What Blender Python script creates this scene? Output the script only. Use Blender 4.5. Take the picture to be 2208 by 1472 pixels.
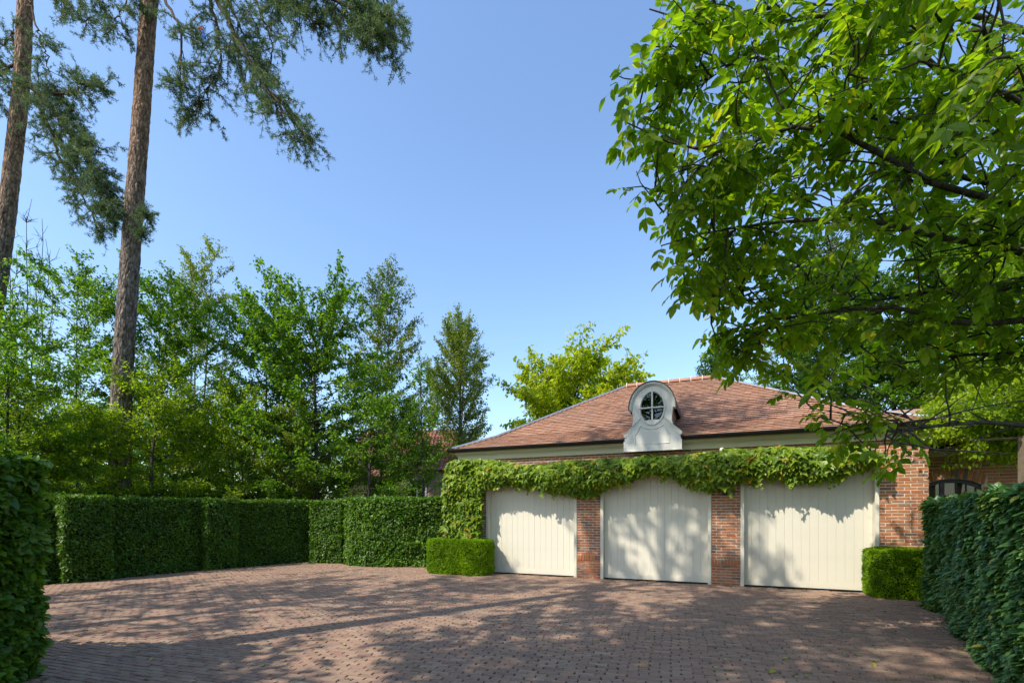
import bpy, math, random
import numpy as np
from mathutils import Vector, Matrix

for _o in list(bpy.data.objects):
    bpy.data.objects.remove(_o)

scene = bpy.context.scene
C = scene.collection
rng = np.random.default_rng(7)
random.seed(7)
PI = math.pi

# ------------------------------------------------------------------ camera, sky, sun, exposure
FPX, CX, HY, CAMH = 1050.0, 1104.0, 1109.0, 1.5      # focal length and horizon in pixels of a 2208 px wide frame
cam_d = bpy.data.cameras.new('camera')
cam = bpy.data.objects.new('camera', cam_d)
C.objects.link(cam)
cam.location = (0, 0, CAMH)
cam.rotation_euler = (PI / 2, 0, 0)
cam_d.sensor_width = 36.0
cam_d.lens = FPX / 2208.0 * 36.0
cam_d.shift_y = (HY - 736.0) / 2208.0
cam_d.clip_start = 0.05
cam_d.clip_end = 3000
scene.camera = cam

SUN_EL = math.radians(48)
SUN_DIR = Vector((0.80 * math.cos(SUN_EL), 0.60 * math.cos(SUN_EL), -math.sin(SUN_EL)))   # the way the light travels
world = bpy.data.worlds.new('World')
scene.world = world
world.use_nodes = True
wn = world.node_tree.nodes
wl = world.node_tree.links
wn.clear()
w_out = wn.new('ShaderNodeOutputWorld')
w_bg = wn.new('ShaderNodeBackground')
w_sky = wn.new('ShaderNodeTexSky')
w_sky.sky_type = 'NISHITA'
w_sky.sun_disc = False
w_sky.sun_elevation = SUN_EL
w_sky.sun_rotation = math.radians(233.1)
w_sky.altitude = 0
w_sky.air_density = 1.25
w_sky.dust_density = 1.2
w_sky.ozone_density = 5.0
w_bg.inputs['Strength'].default_value = 0.15
wl.new(w_sky.outputs[0], w_bg.inputs['Color'])
wl.new(w_bg.outputs[0], w_out.inputs['Surface'])

sun_d = bpy.data.lights.new('sun', 'SUN')
sun_d.energy = 3.05
sun_d.angle = math.radians(0.53)
sun_d.color = (1.0, 0.93, 0.82)
sun = bpy.data.objects.new('sun', sun_d)
C.objects.link(sun)
sun.rotation_euler = SUN_DIR.to_track_quat('-Z', 'Y').to_euler()
sun.location = (-20, -15, 30)

scene.view_settings.view_transform = 'Standard'
scene.view_settings.look = 'None'
scene.view_settings.exposure = 0.95
scene.view_settings.gamma = 1.0
scene.view_settings.use_curve_mapping = False
scene.cycles.max_bounces = 14
scene.cycles.diffuse_bounces = 9
scene.cycles.transmission_bounces = 6
scene.cycles.transparent_max_bounces = 8
scene.cycles.use_denoising = True
scene.cycles.sample_clamp_indirect = 4.0


def reseed(key):
    """each builder draws its own random numbers, so that one change leaves the rest alone"""
    global rng
    rng = np.random.default_rng(sum((i + 1) * ord(ch) for i, ch in enumerate(key)))


def at(px, py, Z):
    """world point seen at pixel (px, py) of the photograph at depth Z"""
    return np.array([(px - CX) / FPX * Z, Z, CAMH - (py - HY) / FPX * Z])


def proj(P):
    P = np.asarray(P, float)
    Y = np.maximum(P[..., 1], 1e-3)
    return CX + FPX * P[..., 0] / Y, HY - FPX * (P[..., 2] - CAMH) / Y


def in_frame(P, m=0):
    px, py = proj(P)
    return (P[..., 1] > 0.1) & (px > -m) & (px < 2208 + m) & (py > -m) & (py < 1472 + m)


# ------------------------------------------------------------------ helpers
def vnoise(P, freq=1.0, seed=0):
    P = np.asarray(P, float) * freq + seed * 17.31
    I = np.floor(P).astype(np.int64)
    F = P - I
    F = F * F * (3 - 2 * F)

    def h(ix, iy, iz):
        n = (ix * 374761393 + iy * 668265263 + iz * 2147483647 + seed * 974711) & 0x7fffffff
        n = ((n ^ (n >> 13)) * 1274126177) & 0x7fffffff
        n = n ^ (n >> 16)
        return (n & 0xffff) / 65535.0
    r = 0
    for dx in (0, 1):
        for dy in (0, 1):
            for dz in (0, 1):
                w = (F[..., 0] if dx else 1 - F[..., 0]) * (F[..., 1] if dy else 1 - F[..., 1]) * (F[..., 2] if dz else 1 - F[..., 2])
                r = r + w * h(I[..., 0] + dx, I[..., 1] + dy, I[..., 2] + dz)
    return r


def unit(v):
    v = np.asarray(v, float)
    return v / np.maximum(np.linalg.norm(v, axis=-1, keepdims=True), 1e-9)


class MB:
    """collects vertices and faces, then links them as ONE mesh"""
    def __init__(self):
        self.V = []
        self.F = {}
        self.n = 0

    def add(self, V, F):
        V = np.asarray(V, float).reshape(-1, 3)
        F = np.asarray(F, int)
        self.F.setdefault(F.shape[1], []).append(F + self.n)
        self.V.append(V)
        self.n += len(V)

    def box(self, lo, hi, M=None):
        x0, y0, z0 = lo
        x1, y1, z1 = hi
        V = np.array([(x0, y0, z0), (x1, y0, z0), (x1, y1, z0), (x0, y1, z0), (x0, y0, z1), (x1, y0, z1), (x1, y1, z1), (x0, y1, z1)], float)
        if M is not None:
            V = V @ np.asarray(M)[:3, :3].T + np.asarray(M)[:3, 3]
        self.add(V, [(0, 3, 2, 1), (4, 5, 6, 7), (0, 1, 5, 4), (1, 2, 6, 5), (2, 3, 7, 6), (3, 0, 4, 7)])

    def tube(self, P, R, sides=6, cap=True):
        P = np.asarray(P, float)
        n = len(P)
        R = np.broadcast_to(np.asarray(R, float), (n,))
        T = np.gradient(P, axis=0)
        T = unit(T)
        up = np.array([0.0, 0.0, 1.0]) if abs(T[0][2]) < 0.9 else np.array([1.0, 0.0, 0.0])
        A = unit(np.cross(T, up))
        B = np.cross(T, A)
        a = np.arange(sides) * 2 * PI / sides
        V = P[:, None, :] + R[:, None, None] * (np.cos(a)[None, :, None] * A[:, None, :] + np.sin(a)[None, :, None] * B[:, None, :])
        i = np.arange(n - 1)[:, None] * sides
        j = np.arange(sides)[None, :]
        k = (j + 1) % sides
        F = np.stack([i + j, i + k, i + sides + k, i + sides + j], -1).reshape(-1, 4)
        self.add(V.reshape(-1, 3), F)
        if cap and sides >= 3:
            base = self.n - n * sides
            self.F.setdefault(sides, []).append(np.array([[base + (n - 1) * sides + q for q in range(sides)]]))
            self.F.setdefault(sides, []).append(np.array([[base + q for q in range(sides)][::-1]]))

    def mesh(self, name, mat=None, smooth=False):
        me = bpy.data.meshes.new(name)
        V = np.concatenate(self.V) if self.V else np.zeros((0, 3))
        me.vertices.add(len(V))
        me.vertices.foreach_set('co', V.astype(np.float32).ravel())
        loops, starts, pos = [], [], 0
        for k, L in self.F.items():
            A = np.concatenate(L)
            loops.append(A.ravel())
            starts.append(pos + np.arange(len(A)) * k)
            pos += A.size
        loops = np.concatenate(loops).astype(np.int32)
        starts = np.concatenate(starts).astype(np.int32)
        me.loops.add(len(loops))
        me.loops.foreach_set('vertex_index', loops)
        me.polygons.add(len(starts))
        me.polygons.foreach_set('loop_start', starts)
        me.update(calc_edges=True)
        me.polygons.foreach_set('use_smooth', np.full(len(starts), bool(smooth)))
        if mat:
            me.materials.append(mat)
        return me

    def build(self, name, mat, parent=None, kind=None, smooth=False, label=None):
        o = bpy.data.objects.new(name, self.mesh(name, mat, smooth))
        C.objects.link(o)
        if parent is not None:
            o.parent = parent
        if kind:
            o['kind'] = kind
        if label:
            o['label'] = label
        return o


def link_piece(name, me, parent, M):
    o = bpy.data.objects.new(name, me)
    C.objects.link(o)
    o.parent = parent
    o.matrix_local = M
    return o


def thing(name, label, cat, loc=(0, 0, 0), rz=0.0, group=None):
    o = bpy.data.objects.new(name, None)
    C.objects.link(o)
    o.empty_display_size = 0.2
    o.location = loc
    o.rotation_euler = (0, 0, rz)
    o['label'] = label
    o['category'] = cat
    if group:
        o['group'] = group
    return o


# leaf shapes: y is the midrib, z the upper side
LEAF2 = (np.array([(0, 0, 0), (0.30, 0.45, 0.08), (0, 1, -0.06), (-0.30, 0.45, 0.08)]), np.array([(0, 1, 2), (0, 2, 3)]))
LEAF6 = (np.array([(0, 0, 0), (0, 0.5, -0.03), (0, 1, -0.14), (0.17, 0.2, 0.03), (0.235, 0.52, 0.04), (0.13, 0.82, -0.04), (-0.17, 0.2, 0.03), (-0.235, 0.52, 0.04), (-0.13, 0.82, -0.04)]),
         np.array([(0, 3, 1), (3, 4, 1), (4, 5, 1), (5, 2, 1), (0, 1, 6), (6, 1, 7), (7, 1, 8), (8, 1, 2)]))
LEAFB = (np.array([(0, 0, 0), (0, 0.5, -0.02), (0, 1, -0.10), (0.26, 0.16, 0.03), (0.36, 0.48, 0.06), (0.2, 0.8, 0.0), (-0.26, 0.16, 0.03), (-0.36, 0.48, 0.06), (-0.2, 0.8, 0.0)]), LEAF6[1])
LEAF3L = (np.array([(0, 0.3, -0.05), (0, 0, 0), (0.26, -0.04, 0.02), (0.56, 0.36, 0.03), (0.24, 0.48, 0.03), (0, 1, -0.16), (-0.24, 0.48, 0.03), (-0.56, 0.36, 0.03), (-0.26, -0.04, 0.02)]),
          np.array([(0, 1, 2), (0, 2, 3), (0, 3, 4), (0, 4, 5), (0, 5, 6), (0, 6, 7), (0, 7, 8), (0, 8, 1)]))
LEAFN = (np.array([(0, 0, 0), (0.075, 0.4, 0.02), (0, 1, -0.06), (-0.075, 0.4, 0.02)]), np.array([(0, 1, 2), (0, 2, 3)]))


def frames(tip, nrm):
    y = unit(tip)
    x = unit(np.cross(y, nrm))
    z = np.cross(x, y)
    return np.stack([x, y, z], -1)          # columns


def put_leaves(mb, tpl, P, R, S):
    V, F = tpl
    n = len(P)
    if n == 0:
        return
    W = np.einsum('nij,kj->nki', R, V) * np.asarray(S)[:, None, None] + P[:, None, :]
    FF = (F[None] + (np.arange(n) * len(V))[:, None, None]).reshape(-1, F.shape[1])
    mb.add(W.reshape(-1, 3), FF)


def leaf_pieces(parent, tpl, P, R, S, mat, n=300, name='leaf', pick=None):
    """the n leaves that show largest become single objects; returns the mask of the others"""
    px, py = proj(P)
    ok = in_frame(P)
    if pick is not None:
        ok &= pick
    score = np.where(ok, S / np.maximum(P[:, 1], 0.3), -1)
    idx = np.argsort(-score)[:n]
    idx = idx[score[idx] > 0]
    metas = []
    for v in range(3):
        m = MB()
        V = tpl[0].copy()
        V[:, 2] += rng.normal(0, 0.02, len(V))
        m.add(V, tpl[1])
        metas.append(m.mesh(name, mat))
    inv = np.linalg.inv(np.array(parent.matrix_basis)) if parent is not None else np.eye(4)
    for k, i in enumerate(idx):
        M = np.eye(4)
        M[:3, :3] = R[i] * S[i]
        M[:3, 3] = P[i]
        link_piece(name, metas[k % 3], parent, Matrix((inv @ M).tolist()))
    rest = np.ones(len(P), bool)
    rest[idx] = False
    return rest


def rand_unit(n):
    return unit(rng.normal(size=(n, 3)))


# ------------------------------------------------------------------ materials
MATS = {}


def new_mat(name):
    m = bpy.data.materials.new(name)
    m.use_nodes = True
    nt = m.node_tree
    nt.nodes.clear()
    out = nt.nodes.new('ShaderNodeOutputMaterial')
    MATS[name] = m
    return m, nt, out


def piece_random(nt):
    """one random number per piece, whether it is an object of its own or an island of a joined mesh"""
    g = nt.nodes.new('ShaderNodeNewGeometry')
    o = nt.nodes.new('ShaderNodeObjectInfo')
    a = nt.nodes.new('ShaderNodeMath')
    a.operation = 'ADD'
    nt.links.new(g.outputs['Random Per Island'], a.inputs[0])
    nt.links.new(o.outputs['Random'], a.inputs[1])
    f = nt.nodes.new('ShaderNodeMath')
    f.operation = 'FRACT'
    nt.links.new(a.outputs[0], f.inputs[0])
    return f.outputs[0]


def ramp(nt, fac, stops):
    r = nt.nodes.new('ShaderNodeValToRGB')
    while len(r.color_ramp.elements) < len(stops):
        r.color_ramp.elements.new(0.5)
    for e, (p, c) in zip(r.color_ramp.elements, stops):
        e.position = p
        e.color = (*c, 1)
    nt.links.new(fac, r.inputs['Fac'])
    return r.outputs['Color']


def noise(nt, scale, detail=4, rough=0.6, coord='Object', stretch=None):
    tc = nt.nodes.new('ShaderNodeTexCoord')
    src = tc.outputs[coord]
    if stretch:
        mp = nt.nodes.new('ShaderNodeMapping')
        mp.inputs['Scale'].default_value = stretch
        nt.links.new(src, mp.inputs['Vector'])
        src = mp.outputs[0]
    n = nt.nodes.new('ShaderNodeTexNoise')
    n.inputs['Scale'].default_value = scale
    n.inputs['Detail'].default_value = detail
    n.inputs['Roughness'].default_value = rough
    nt.links.new(src, n.inputs['Vector'])
    return n.outputs['Fac']


def mixc(nt, fac, a, b, mode='MIX'):
    m = nt.nodes.new('ShaderNodeMix')
    m.data_type = 'RGBA'
    m.blend_type = mode
    if isinstance(fac, (int, float)):
        m.inputs[0].default_value = fac
    else:
        nt.links.new(fac, m.inputs[0])
    for s, v in ((m.inputs[6], a), (m.inputs[7], b)):
        if isinstance(v, tuple):
            s.default_value = (*v, 1)
        else:
            nt.links.new(v, s)
    return m.outputs[2]


def bump(nt, h, strength, dist=0.01):
    b = nt.nodes.new('ShaderNodeBump')
    b.inputs['Strength'].default_value = strength
    b.inputs['Distance'].default_value = dist
    nt.links.new(h, b.inputs['Height'])
    return b.outputs['Normal']


def bsdf(nt, out, color, rough=0.7, spec=0.3, normal=None, metal=0.0):
    p = nt.nodes.new('ShaderNodeBsdfPrincipled')
    if isinstance(color, tuple):
        p.inputs['Base Color'].default_value = (*color, 1)
    else:
        nt.links.new(color, p.inputs['Base Color'])
    if isinstance(rough, (int, float)):
        p.inputs['Roughness'].default_value = rough
    else:
        nt.links.new(rough, p.inputs['Roughness'])
    p.inputs['Specular IOR Level'].default_value = spec
    p.inputs['Metallic'].default_value = metal
    if normal is not None:
        nt.links.new(normal, p.inputs['Normal'])
    if out is not None:
        nt.links.new(p.outputs[0], out.inputs['Surface'])
    return p


def leaf_mat(name, stops, trans=1.25, tint=(0.8, 1.0, 0.15), mix=0.42, rough=0.42, spec=0.35, patch=1.2):
    m, nt, out = new_mat(name)
    r = piece_random(nt)
    col = ramp(nt, r, stops)
    nz = noise(nt, patch, 2, 0.5)
    var = ramp(nt, nz, [(0.3, (0.72, 0.78, 0.8)), (0.7, (1.22, 1.15, 0.95))])
    col = mixc(nt, 1.0, col, var, 'MULTIPLY')
    p = bsdf(nt, None, col, rough, spec)
    t = nt.nodes.new('ShaderNodeBsdfTranslucent')
    tc = mixc(nt, 0.55, col, tint, 'MIX')
    tc2 = mixc(nt, 1.0, col, (trans * 1.5, trans * 1.5, trans * 0.7), 'MULTIPLY')
    nt.links.new(tc2, t.inputs['Color'])
    ms = nt.nodes.new('ShaderNodeMixShader')
    ms.inputs[0].default_value = mix
    nt.links.new(p.outputs[0], ms.inputs[1])
    nt.links.new(t.outputs[0], ms.inputs[2])
    nt.links.new(ms.outputs[0], out.inputs['Surface'])
    return m


def plain_mat(name, col, rough=0.6, spec=0.3, var=0.12, scale=6.0, bmp=0.0, metal=0.0):
    m, nt, out = new_mat(name)
    nz = noise(nt, scale, 5, 0.65)
    lo = tuple(c * (1 - var) for c in col)
    hi = tuple(min(1, c * (1 + var)) for c in col)
    c = ramp(nt, nz, [(0.3, lo), (0.7, hi)])
    nb = bump(nt, noise(nt, scale * 6, 4, 0.6), bmp, 0.004) if bmp else None
    bsdf(nt, out, c, rough, spec, nb, metal)
    return m


def piece_mat(name, stops, rough=0.85, spec=0.2, grain=60.0, bmp=0.35, stain=None):
    m, nt, out = new_mat(name)
    col = ramp(nt, piece_random(nt), stops)
    g = noise(nt, grain, 5, 0.7)
    col = mixc(nt, 0.75, col, ramp(nt, g, [(0.25, (0.62, 0.6, 0.6)), (0.75, (1.25, 1.22, 1.2))]), 'MULTIPLY')
    if stain:
        s = noise(nt, stain[0], 4, 0.6, 'Generated' if False else 'Object')
        col = mixc(nt, ramp(nt, s, [(0.45, (0, 0, 0)), (0.75, (stain[2],) * 3)]), col, stain[1])
    bsdf(nt, out, col, rough, spec, bump(nt, g, bmp, 0.004))
    return m


def bark_mat(name, dark, light, scale=14.0, stretch=(1, 1, 0.25), bmp=0.8, upper=None):
    m, nt, out = new_mat(name)
    nz = noise(nt, scale, 6, 0.7, 'Object', stretch)
    col = ramp(nt, nz, [(0.36, dark), (0.62, light)])
    if upper:                                     # pine bark turns orange higher up the trunk
        g = nt.nodes.new('ShaderNodeTexCoord')
        s = nt.nodes.new('ShaderNodeSeparateXYZ')
        nt.links.new(g.outputs['Object'], s.inputs[0])
        mr = nt.nodes.new('ShaderNodeMapRange')
        mr.inputs[1].default_value = upper[0]
        mr.inputs[2].default_value = upper[1]
        nt.links.new(s.outputs[2], mr.inputs[0])
        up = ramp(nt, nz, [(0.36, upper[2]), (0.62, upper[3])])
        col = mixc(nt, mr.outputs[0], col, up)
    hgt = nz
    if upper:                                     # deep dark fissures between the plates
        tc = nt.nodes.new('ShaderNodeTexCoord')
        mp = nt.nodes.new('ShaderNodeMapping')
        mp.inputs['Scale'].default_value = (1, 1, 0.36)
        nt.links.new(tc.outputs['Object'], mp.inputs['Vector'])
        wob = nt.nodes.new('ShaderNodeTexNoise')
        wob.inputs['Scale'].default_value = 6
        wob.inputs['Detail'].default_value = 4
        nt.links.new(mp.outputs[0], wob.inputs['Vector'])
        ad = nt.nodes.new('ShaderNodeVectorMath')
        ad.operation = 'MULTIPLY_ADD'
        ad.inputs[1].default_value = (0.12, 0.12, 0.12)
        nt.links.new(wob.outputs['Color'], ad.inputs[0])
        nt.links.new(mp.outputs[0], ad.inputs[2])
        vo = nt.nodes.new('ShaderNodeTexVoronoi')
        vo.feature = 'DISTANCE_TO_EDGE'
        vo.inputs['Scale'].default_value = 11
        nt.links.new(ad.outputs[0], vo.inputs['Vector'])
        cr = ramp(nt, vo.outputs['Distance'], [(0.0, (0.5, 0.47, 0.45)), (0.13, (1.25, 1.25, 1.25))])
        col = mixc(nt, 1.0, col, cr, 'MULTIPLY')
        hg = nt.nodes.new('ShaderNodeMath')
        hg.operation = 'MULTIPLY_ADD'
        hg.inputs[1].default_value = 2.0
        nt.links.new(vo.outputs['Distance'], hg.inputs[0])
        nt.links.new(nz, hg.inputs[2])
        hgt = hg.outputs[0]
    bsdf(nt, out, col, 0.9, 0.15, bump(nt, hgt, bmp, 0.03))
    return m


M_cherry = leaf_mat('cherry_leaf', [(0.0, (0.058, 0.137, 0.010)), (0.5, (0.106, 0.215, 0.014)), (1.0, (0.180, 0.299, 0.020))], mix=0.52)
M_yellowish = leaf_mat('fresh_leaf', [(0.0, (0.111, 0.190, 0.008)), (0.5, (0.186, 0.282, 0.012)), (1.0, (0.297, 0.377, 0.018))], mix=0.56)
M_birch = leaf_mat('grey_green_leaf', [(0.0, (0.103, 0.156, 0.024)), (0.5, (0.166, 0.224, 0.031)), (1.0, (0.262, 0.299, 0.039))], mix=0.42)
M_catalpa = leaf_mat('lime_leaf', [(0.0, (0.202, 0.284, 0.008)), (0.5, (0.330, 0.412, 0.012)), (1.0, (0.459, 0.490, 0.020))], mix=0.42)
M_walnut = leaf_mat('walnut_leaf', [(0.0, (0.093, 0.170, 0.006)), (0.45, (0.155, 0.257, 0.008)), (0.9, (0.222, 0.326, 0.012)), (1.0, (0.345, 0.338, 0.020))], mix=0.64, rough=0.36, patch=0.8)
M_dark = leaf_mat('dark_leaf', [(0.0, (0.05, 0.115, 0.018)), (0.5, (0.08, 0.17, 0.026)), (1.0, (0.125, 0.22, 0.034))], mix=0.42)
M_wisteria = leaf_mat('wisteria_leaf', [(0.0, (0.14, 0.23, 0.006)), (0.5, (0.22, 0.32, 0.01)), (1.0, (0.32, 0.40, 0.016))], mix=0.48)
M_hedge = leaf_mat('hornbeam_leaf', [(0.0, (0.046, 0.117, 0.010)), (0.5, (0.085, 0.184, 0.015)), (1.0, (0.155, 0.259, 0.020))], mix=0.3, rough=0.4, spec=0.4)
M_hedge_dull = leaf_mat('beech_leaf', [(0.0, (0.046, 0.125, 0.042)), (0.5, (0.080, 0.193, 0.058)), (0.92, (0.143, 0.268, 0.066)), (1.0, (0.251, 0.251, 0.042))], mix=0.22, rough=0.4, spec=0.5, patch=2.0)
M_box = leaf_mat('boxwood_leaf', [(0.0, (0.116, 0.215, 0.004)), (0.5, (0.179, 0.315, 0.006)), (1.0, (0.263, 0.420, 0.010))], mix=0.35, rough=0.45, spec=0.25)
M_vine = leaf_mat('creeper_leaf', [(0.0, (0.082, 0.157, 0.012)), (0.5, (0.157, 0.249, 0.018)), (0.94, (0.263, 0.339, 0.024)), (1.0, (0.401, 0.206, 0.030))], mix=0.32, rough=0.4, spec=0.35, patch=0.9)
M_pine = leaf_mat('pine_needle', [(0.0, (0.060, 0.112, 0.066)), (0.6, (0.090, 0.153, 0.079)), (1.0, (0.170, 0.212, 0.079))], mix=0.25, rough=0.5)
M_twig_core = plain_mat('dark_twig_core', (0.022, 0.026, 0.012), 0.95, 0.05, 0.4, 12)  # dark twig colour for the solid cores that block light
M_bark = bark_mat('brown_bark', (0.035, 0.028, 0.022), (0.10, 0.085, 0.065), 18)
M_bark_grey = bark_mat('grey_bark', (0.05, 0.045, 0.038), (0.15, 0.13, 0.105), 16)
M_bark_pine = bark_mat('pine_bark', (0.05, 0.042, 0.036), (0.24, 0.19, 0.155), 9, (1, 1, 0.35), 1.0, (9.0, 14.0, (0.075, 0.045, 0.03), (0.33, 0.2, 0.125)))
M_bark_pine_limb = bark_mat('pine_limb_bark', (0.035, 0.025, 0.018), (0.13, 0.085, 0.055), 20)
M_brick = piece_mat('wall_brick', [(0.0, (0.389, 0.160, 0.073)), (0.3, (0.454, 0.175, 0.069)), (0.55, (0.346, 0.120, 0.056)), (0.75, (0.410, 0.210, 0.112)), (0.88, (0.238, 0.140, 0.099)), (1.0, (0.151, 0.105, 0.086))], grain=45, bmp=0.6)
M_mortar = plain_mat('lime_mortar', (0.60, 0.52, 0.41), 0.95, 0.1, 0.15, 14, 0.5)
M_paver = piece_mat('clay_paver', [(0.0, (0.263, 0.168, 0.119)), (0.3, (0.336, 0.222, 0.151)), (0.55, (0.284, 0.170, 0.124)), (0.82, (0.367, 0.250, 0.171)), (0.95, (0.221, 0.145, 0.112)), (0.98, (0.367, 0.285, 0.189)), (1.0, (0.273, 0.210, 0.149))], rough=0.8, grain=55, bmp=0.5, stain=(0.9, (0.18, 0.145, 0.11), 0.4))
M_sand = plain_mat('joint_sand', (0.035, 0.03, 0.024), 0.95, 0.05, 0.3, 8)
M_soil = plain_mat('garden_soil', (0.085, 0.115, 0.035), 0.95, 0.05, 0.35, 1.2)
M_tile = piece_mat('clay_roof_tile', [(0.0, (0.374, 0.198, 0.125)), (0.35, (0.447, 0.251, 0.164)), (0.6, (0.406, 0.219, 0.141)), (0.88, (0.478, 0.288, 0.194)), (1.0, (0.302, 0.181, 0.128))], grain=30, bmp=0.4, stain=(0.8, (0.25, 0.175, 0.14), 0.5))
M_ridge = piece_mat('ridge_clay', [(0.0, (0.36, 0.17, 0.11)), (1.0, (0.42, 0.22, 0.15))], grain=25)
M_pantile = piece_mat('orange_pantile', [(0.0, (0.27, 0.13, 0.085)), (0.5, (0.36, 0.17, 0.105)), (1.0, (0.33, 0.19, 0.14))], grain=10)
M_cream = plain_mat('cream_paint', (0.66, 0.615, 0.49), 0.45, 0.4, 0.03, 3)
M_grey_paint = plain_mat('dormer_paint', (0.62, 0.605, 0.53), 0.45, 0.4, 0.03, 3)
M_fascia = plain_mat('fascia_paint', (0.55, 0.50, 0.31), 0.5, 0.35, 0.04, 3)
M_zinc = plain_mat('zinc', (0.42, 0.44, 0.46), 0.38, 0.5, 0.15, 5, 0.0, 0.75)
M_black = plain_mat('black_gutter', (0.012, 0.012, 0.013), 0.4, 0.4, 0.2, 6)
M_lead = plain_mat('dark_lead', (0.045, 0.047, 0.05), 0.5, 0.4, 0.2, 6)
M_dark_backing = plain_mat('painted_dark_backing', (0.02, 0.021, 0.019), 0.95, 0.05, 0.2, 4)  # near-black colour painted in for the unlit loft behind the panes
M_blind = plain_mat('beige_blind', (0.42, 0.30, 0.19), 0.9, 0.1, 0.08, 3)
M_white = plain_mat('white_plastic', (0.78, 0.78, 0.75), 0.4, 0.4, 0.03, 4)
M_pale_brick = piece_mat('pale_pink_brick', [(0.0, (0.36, 0.24, 0.18)), (0.5, (0.44, 0.31, 0.24)), (1.0, (0.38, 0.28, 0.22))], grain=20)
M_pale_mortar = plain_mat('pale_mortar', (0.50, 0.42, 0.34), 0.95, 0.1, 0.12, 6)
M_wood = plain_mat('weathered_wood', (0.17, 0.13, 0.09), 0.8, 0.2, 0.25, 10)
M_fallen = leaf_mat('fallen_leaf_yellow', [(0.0, (0.34, 0.36, 0.02)), (0.6, (0.42, 0.40, 0.03)), (1.0, (0.22, 0.30, 0.03))], mix=0.15)
M_moss = leaf_mat('joint_moss', [(0.0, (0.06, 0.10, 0.01)), (1.0, (0.13, 0.18, 0.02))], mix=0.15)
M_red = plain_mat('red_cloth', (0.62, 0.06, 0.03), 0.6, 0.2, 0.1, 8)
M_blue = plain_mat('blue_cloth', (0.03, 0.16, 0.62), 0.6, 0.2, 0.1, 8)

_m, _nt, _out = new_mat('window_glass')
_t = _nt.nodes.new('ShaderNodeBsdfTransparent')
_t.inputs['Color'].default_value = (0.82, 0.86, 0.84, 1)
_g = _nt.nodes.new('ShaderNodeBsdfGlossy')
_g.inputs['Roughness'].default_value = 0.01
_f = _nt.nodes.new('ShaderNodeFresnel')
_f.inputs['IOR'].default_value = 1.55
_x = _nt.nodes.new('ShaderNodeMixShader')
_nt.links.new(_f.outputs[0], _x.inputs[0])
_nt.links.new(_t.outputs[0], _x.inputs[1])
_nt.links.new(_g.outputs[0], _x.inputs[2])
_nt.links.new(_x.outputs[0], _out.inputs['Surface'])
M_glass = _m
# ------------------------------------------------------------------ ground and driveway
def sheet(name, poly, z, mat, sub=None):
    mb = MB()
    mb.add([(x, y, z) for x, y in poly], [tuple(range(len(poly)))])
    o = mb.build(name, mat)
    o['kind'] = 'structure'
    return o


sheet('ground', [(-900, -900), (900, -900), (900, 900), (-900, 900)], -0.06, M_soil)

DRIVE = np.array([(-4.35, -6), (-4.4, 4.55), (-14.5, 5.4), (-14.5, 8.2), (-10.2, 10.1), (-8.45, 13.0), (-6.6, 15.3), (-5.4, 15.15), (-4.8, 14.3), (-3.6, 13.98), (-1.25, 13.95),
                  (-1.29, 12.84), (7.75, 8.995), (9.0, 8.4), (6.75, 7.4), (4.65, 4.3), (3.65, 2.7), (3.6, -6)])


def inside(poly, X, Y):
    r = np.zeros(X.shape, bool)
    n = len(poly)
    for i in range(n):
        x0, y0 = poly[i]
        x1, y1 = poly[(i + 1) % n]
        c = ((y0 > Y) != (y1 > Y)) & (X < (x1 - x0) * (Y - y0) / ((y1 - y0) if abs(y1 - y0) > 1e-9 else 1e-9) + x0)
        r ^= c
    return r


drive = sheet('driveway', [tuple(p) for p in DRIVE], -0.02, M_sand)

PA = math.radians(-18.1)                      # direction of the paver rows
PL, PW = 0.198, 0.069
ux, uy = np.array([math.cos(PA), math.sin(PA)]), np.array([-math.sin(PA), math.cos(PA)])
rows = np.arange(-80, 300)
cols = np.arange(-110, 110)
RR, CC = np.meshgrid(rows, cols, indexing='ij')
off = (RR % 2) * 0.5 + rng.normal(0, 0.06, RR.shape[0])[:, None]
A = (CC + off) * PL + rng.normal(0, 0.004, RR.shape)
B = RR * PW + 0.035 * np.sin(A * 0.55 + RR * 0.012) + 0.012 * np.sin(A * 1.9 + RR * 0.05) + rng.normal(0, 0.0022, RR.shape)
PX = A * ux[0] + B * uy[0]
PY = A * ux[1] + B * uy[1]
keep = inside(DRIVE, PX, PY) & (PY > 0.5) & (np.abs(PX) < 1.25 * np.maximum(PY, 0) + 2.0)
PX, PY = PX[keep], PY[keep]
nP = len(PX)
sL = (PL - 0.009 - np.abs(rng.normal(0, 0.004, nP)))
sW = (PW - 0.008 - np.abs(rng.normal(0, 0.003, nP)))
Pz = 0.012 * (vnoise(np.stack([PX, PY, PX * 0], -1), 0.55, 3) - 0.5) + rng.normal(0, 0.0022, nP)
yaw = PA + rng.normal(0, 0.012, nP) + 0.02 * np.cos(PX * 0.6)
tx, ty = rng.normal(0, 0.011, nP), rng.normal(0, 0.018, nP)
# a paver: top with a worn chamfer, sides down into the sand
c_ = 0.06
PV = []
for (s, z) in ((1.0, -0.05), (1.0, -0.008), (0.955, 0.0)):
    e = 1 if s == 1.0 else None
    for sx, sy in ((-1, -1), (1, -1), (1, 1), (-1, 1)):
        PV.append((0.5 * sx * (1.0 if e else 0.965), 0.5 * sy * (1.0 if e else 0.90), z))
PV = np.array(PV)
PF = np.array([(0, 1, 5, 4), (1, 2, 6, 5), (2, 3, 7, 6), (3, 0, 4, 7), (4, 5, 9, 8), (5, 6, 10, 9), (6, 7, 11, 10), (7, 4, 8, 11), (8, 9, 10, 11)])


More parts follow.
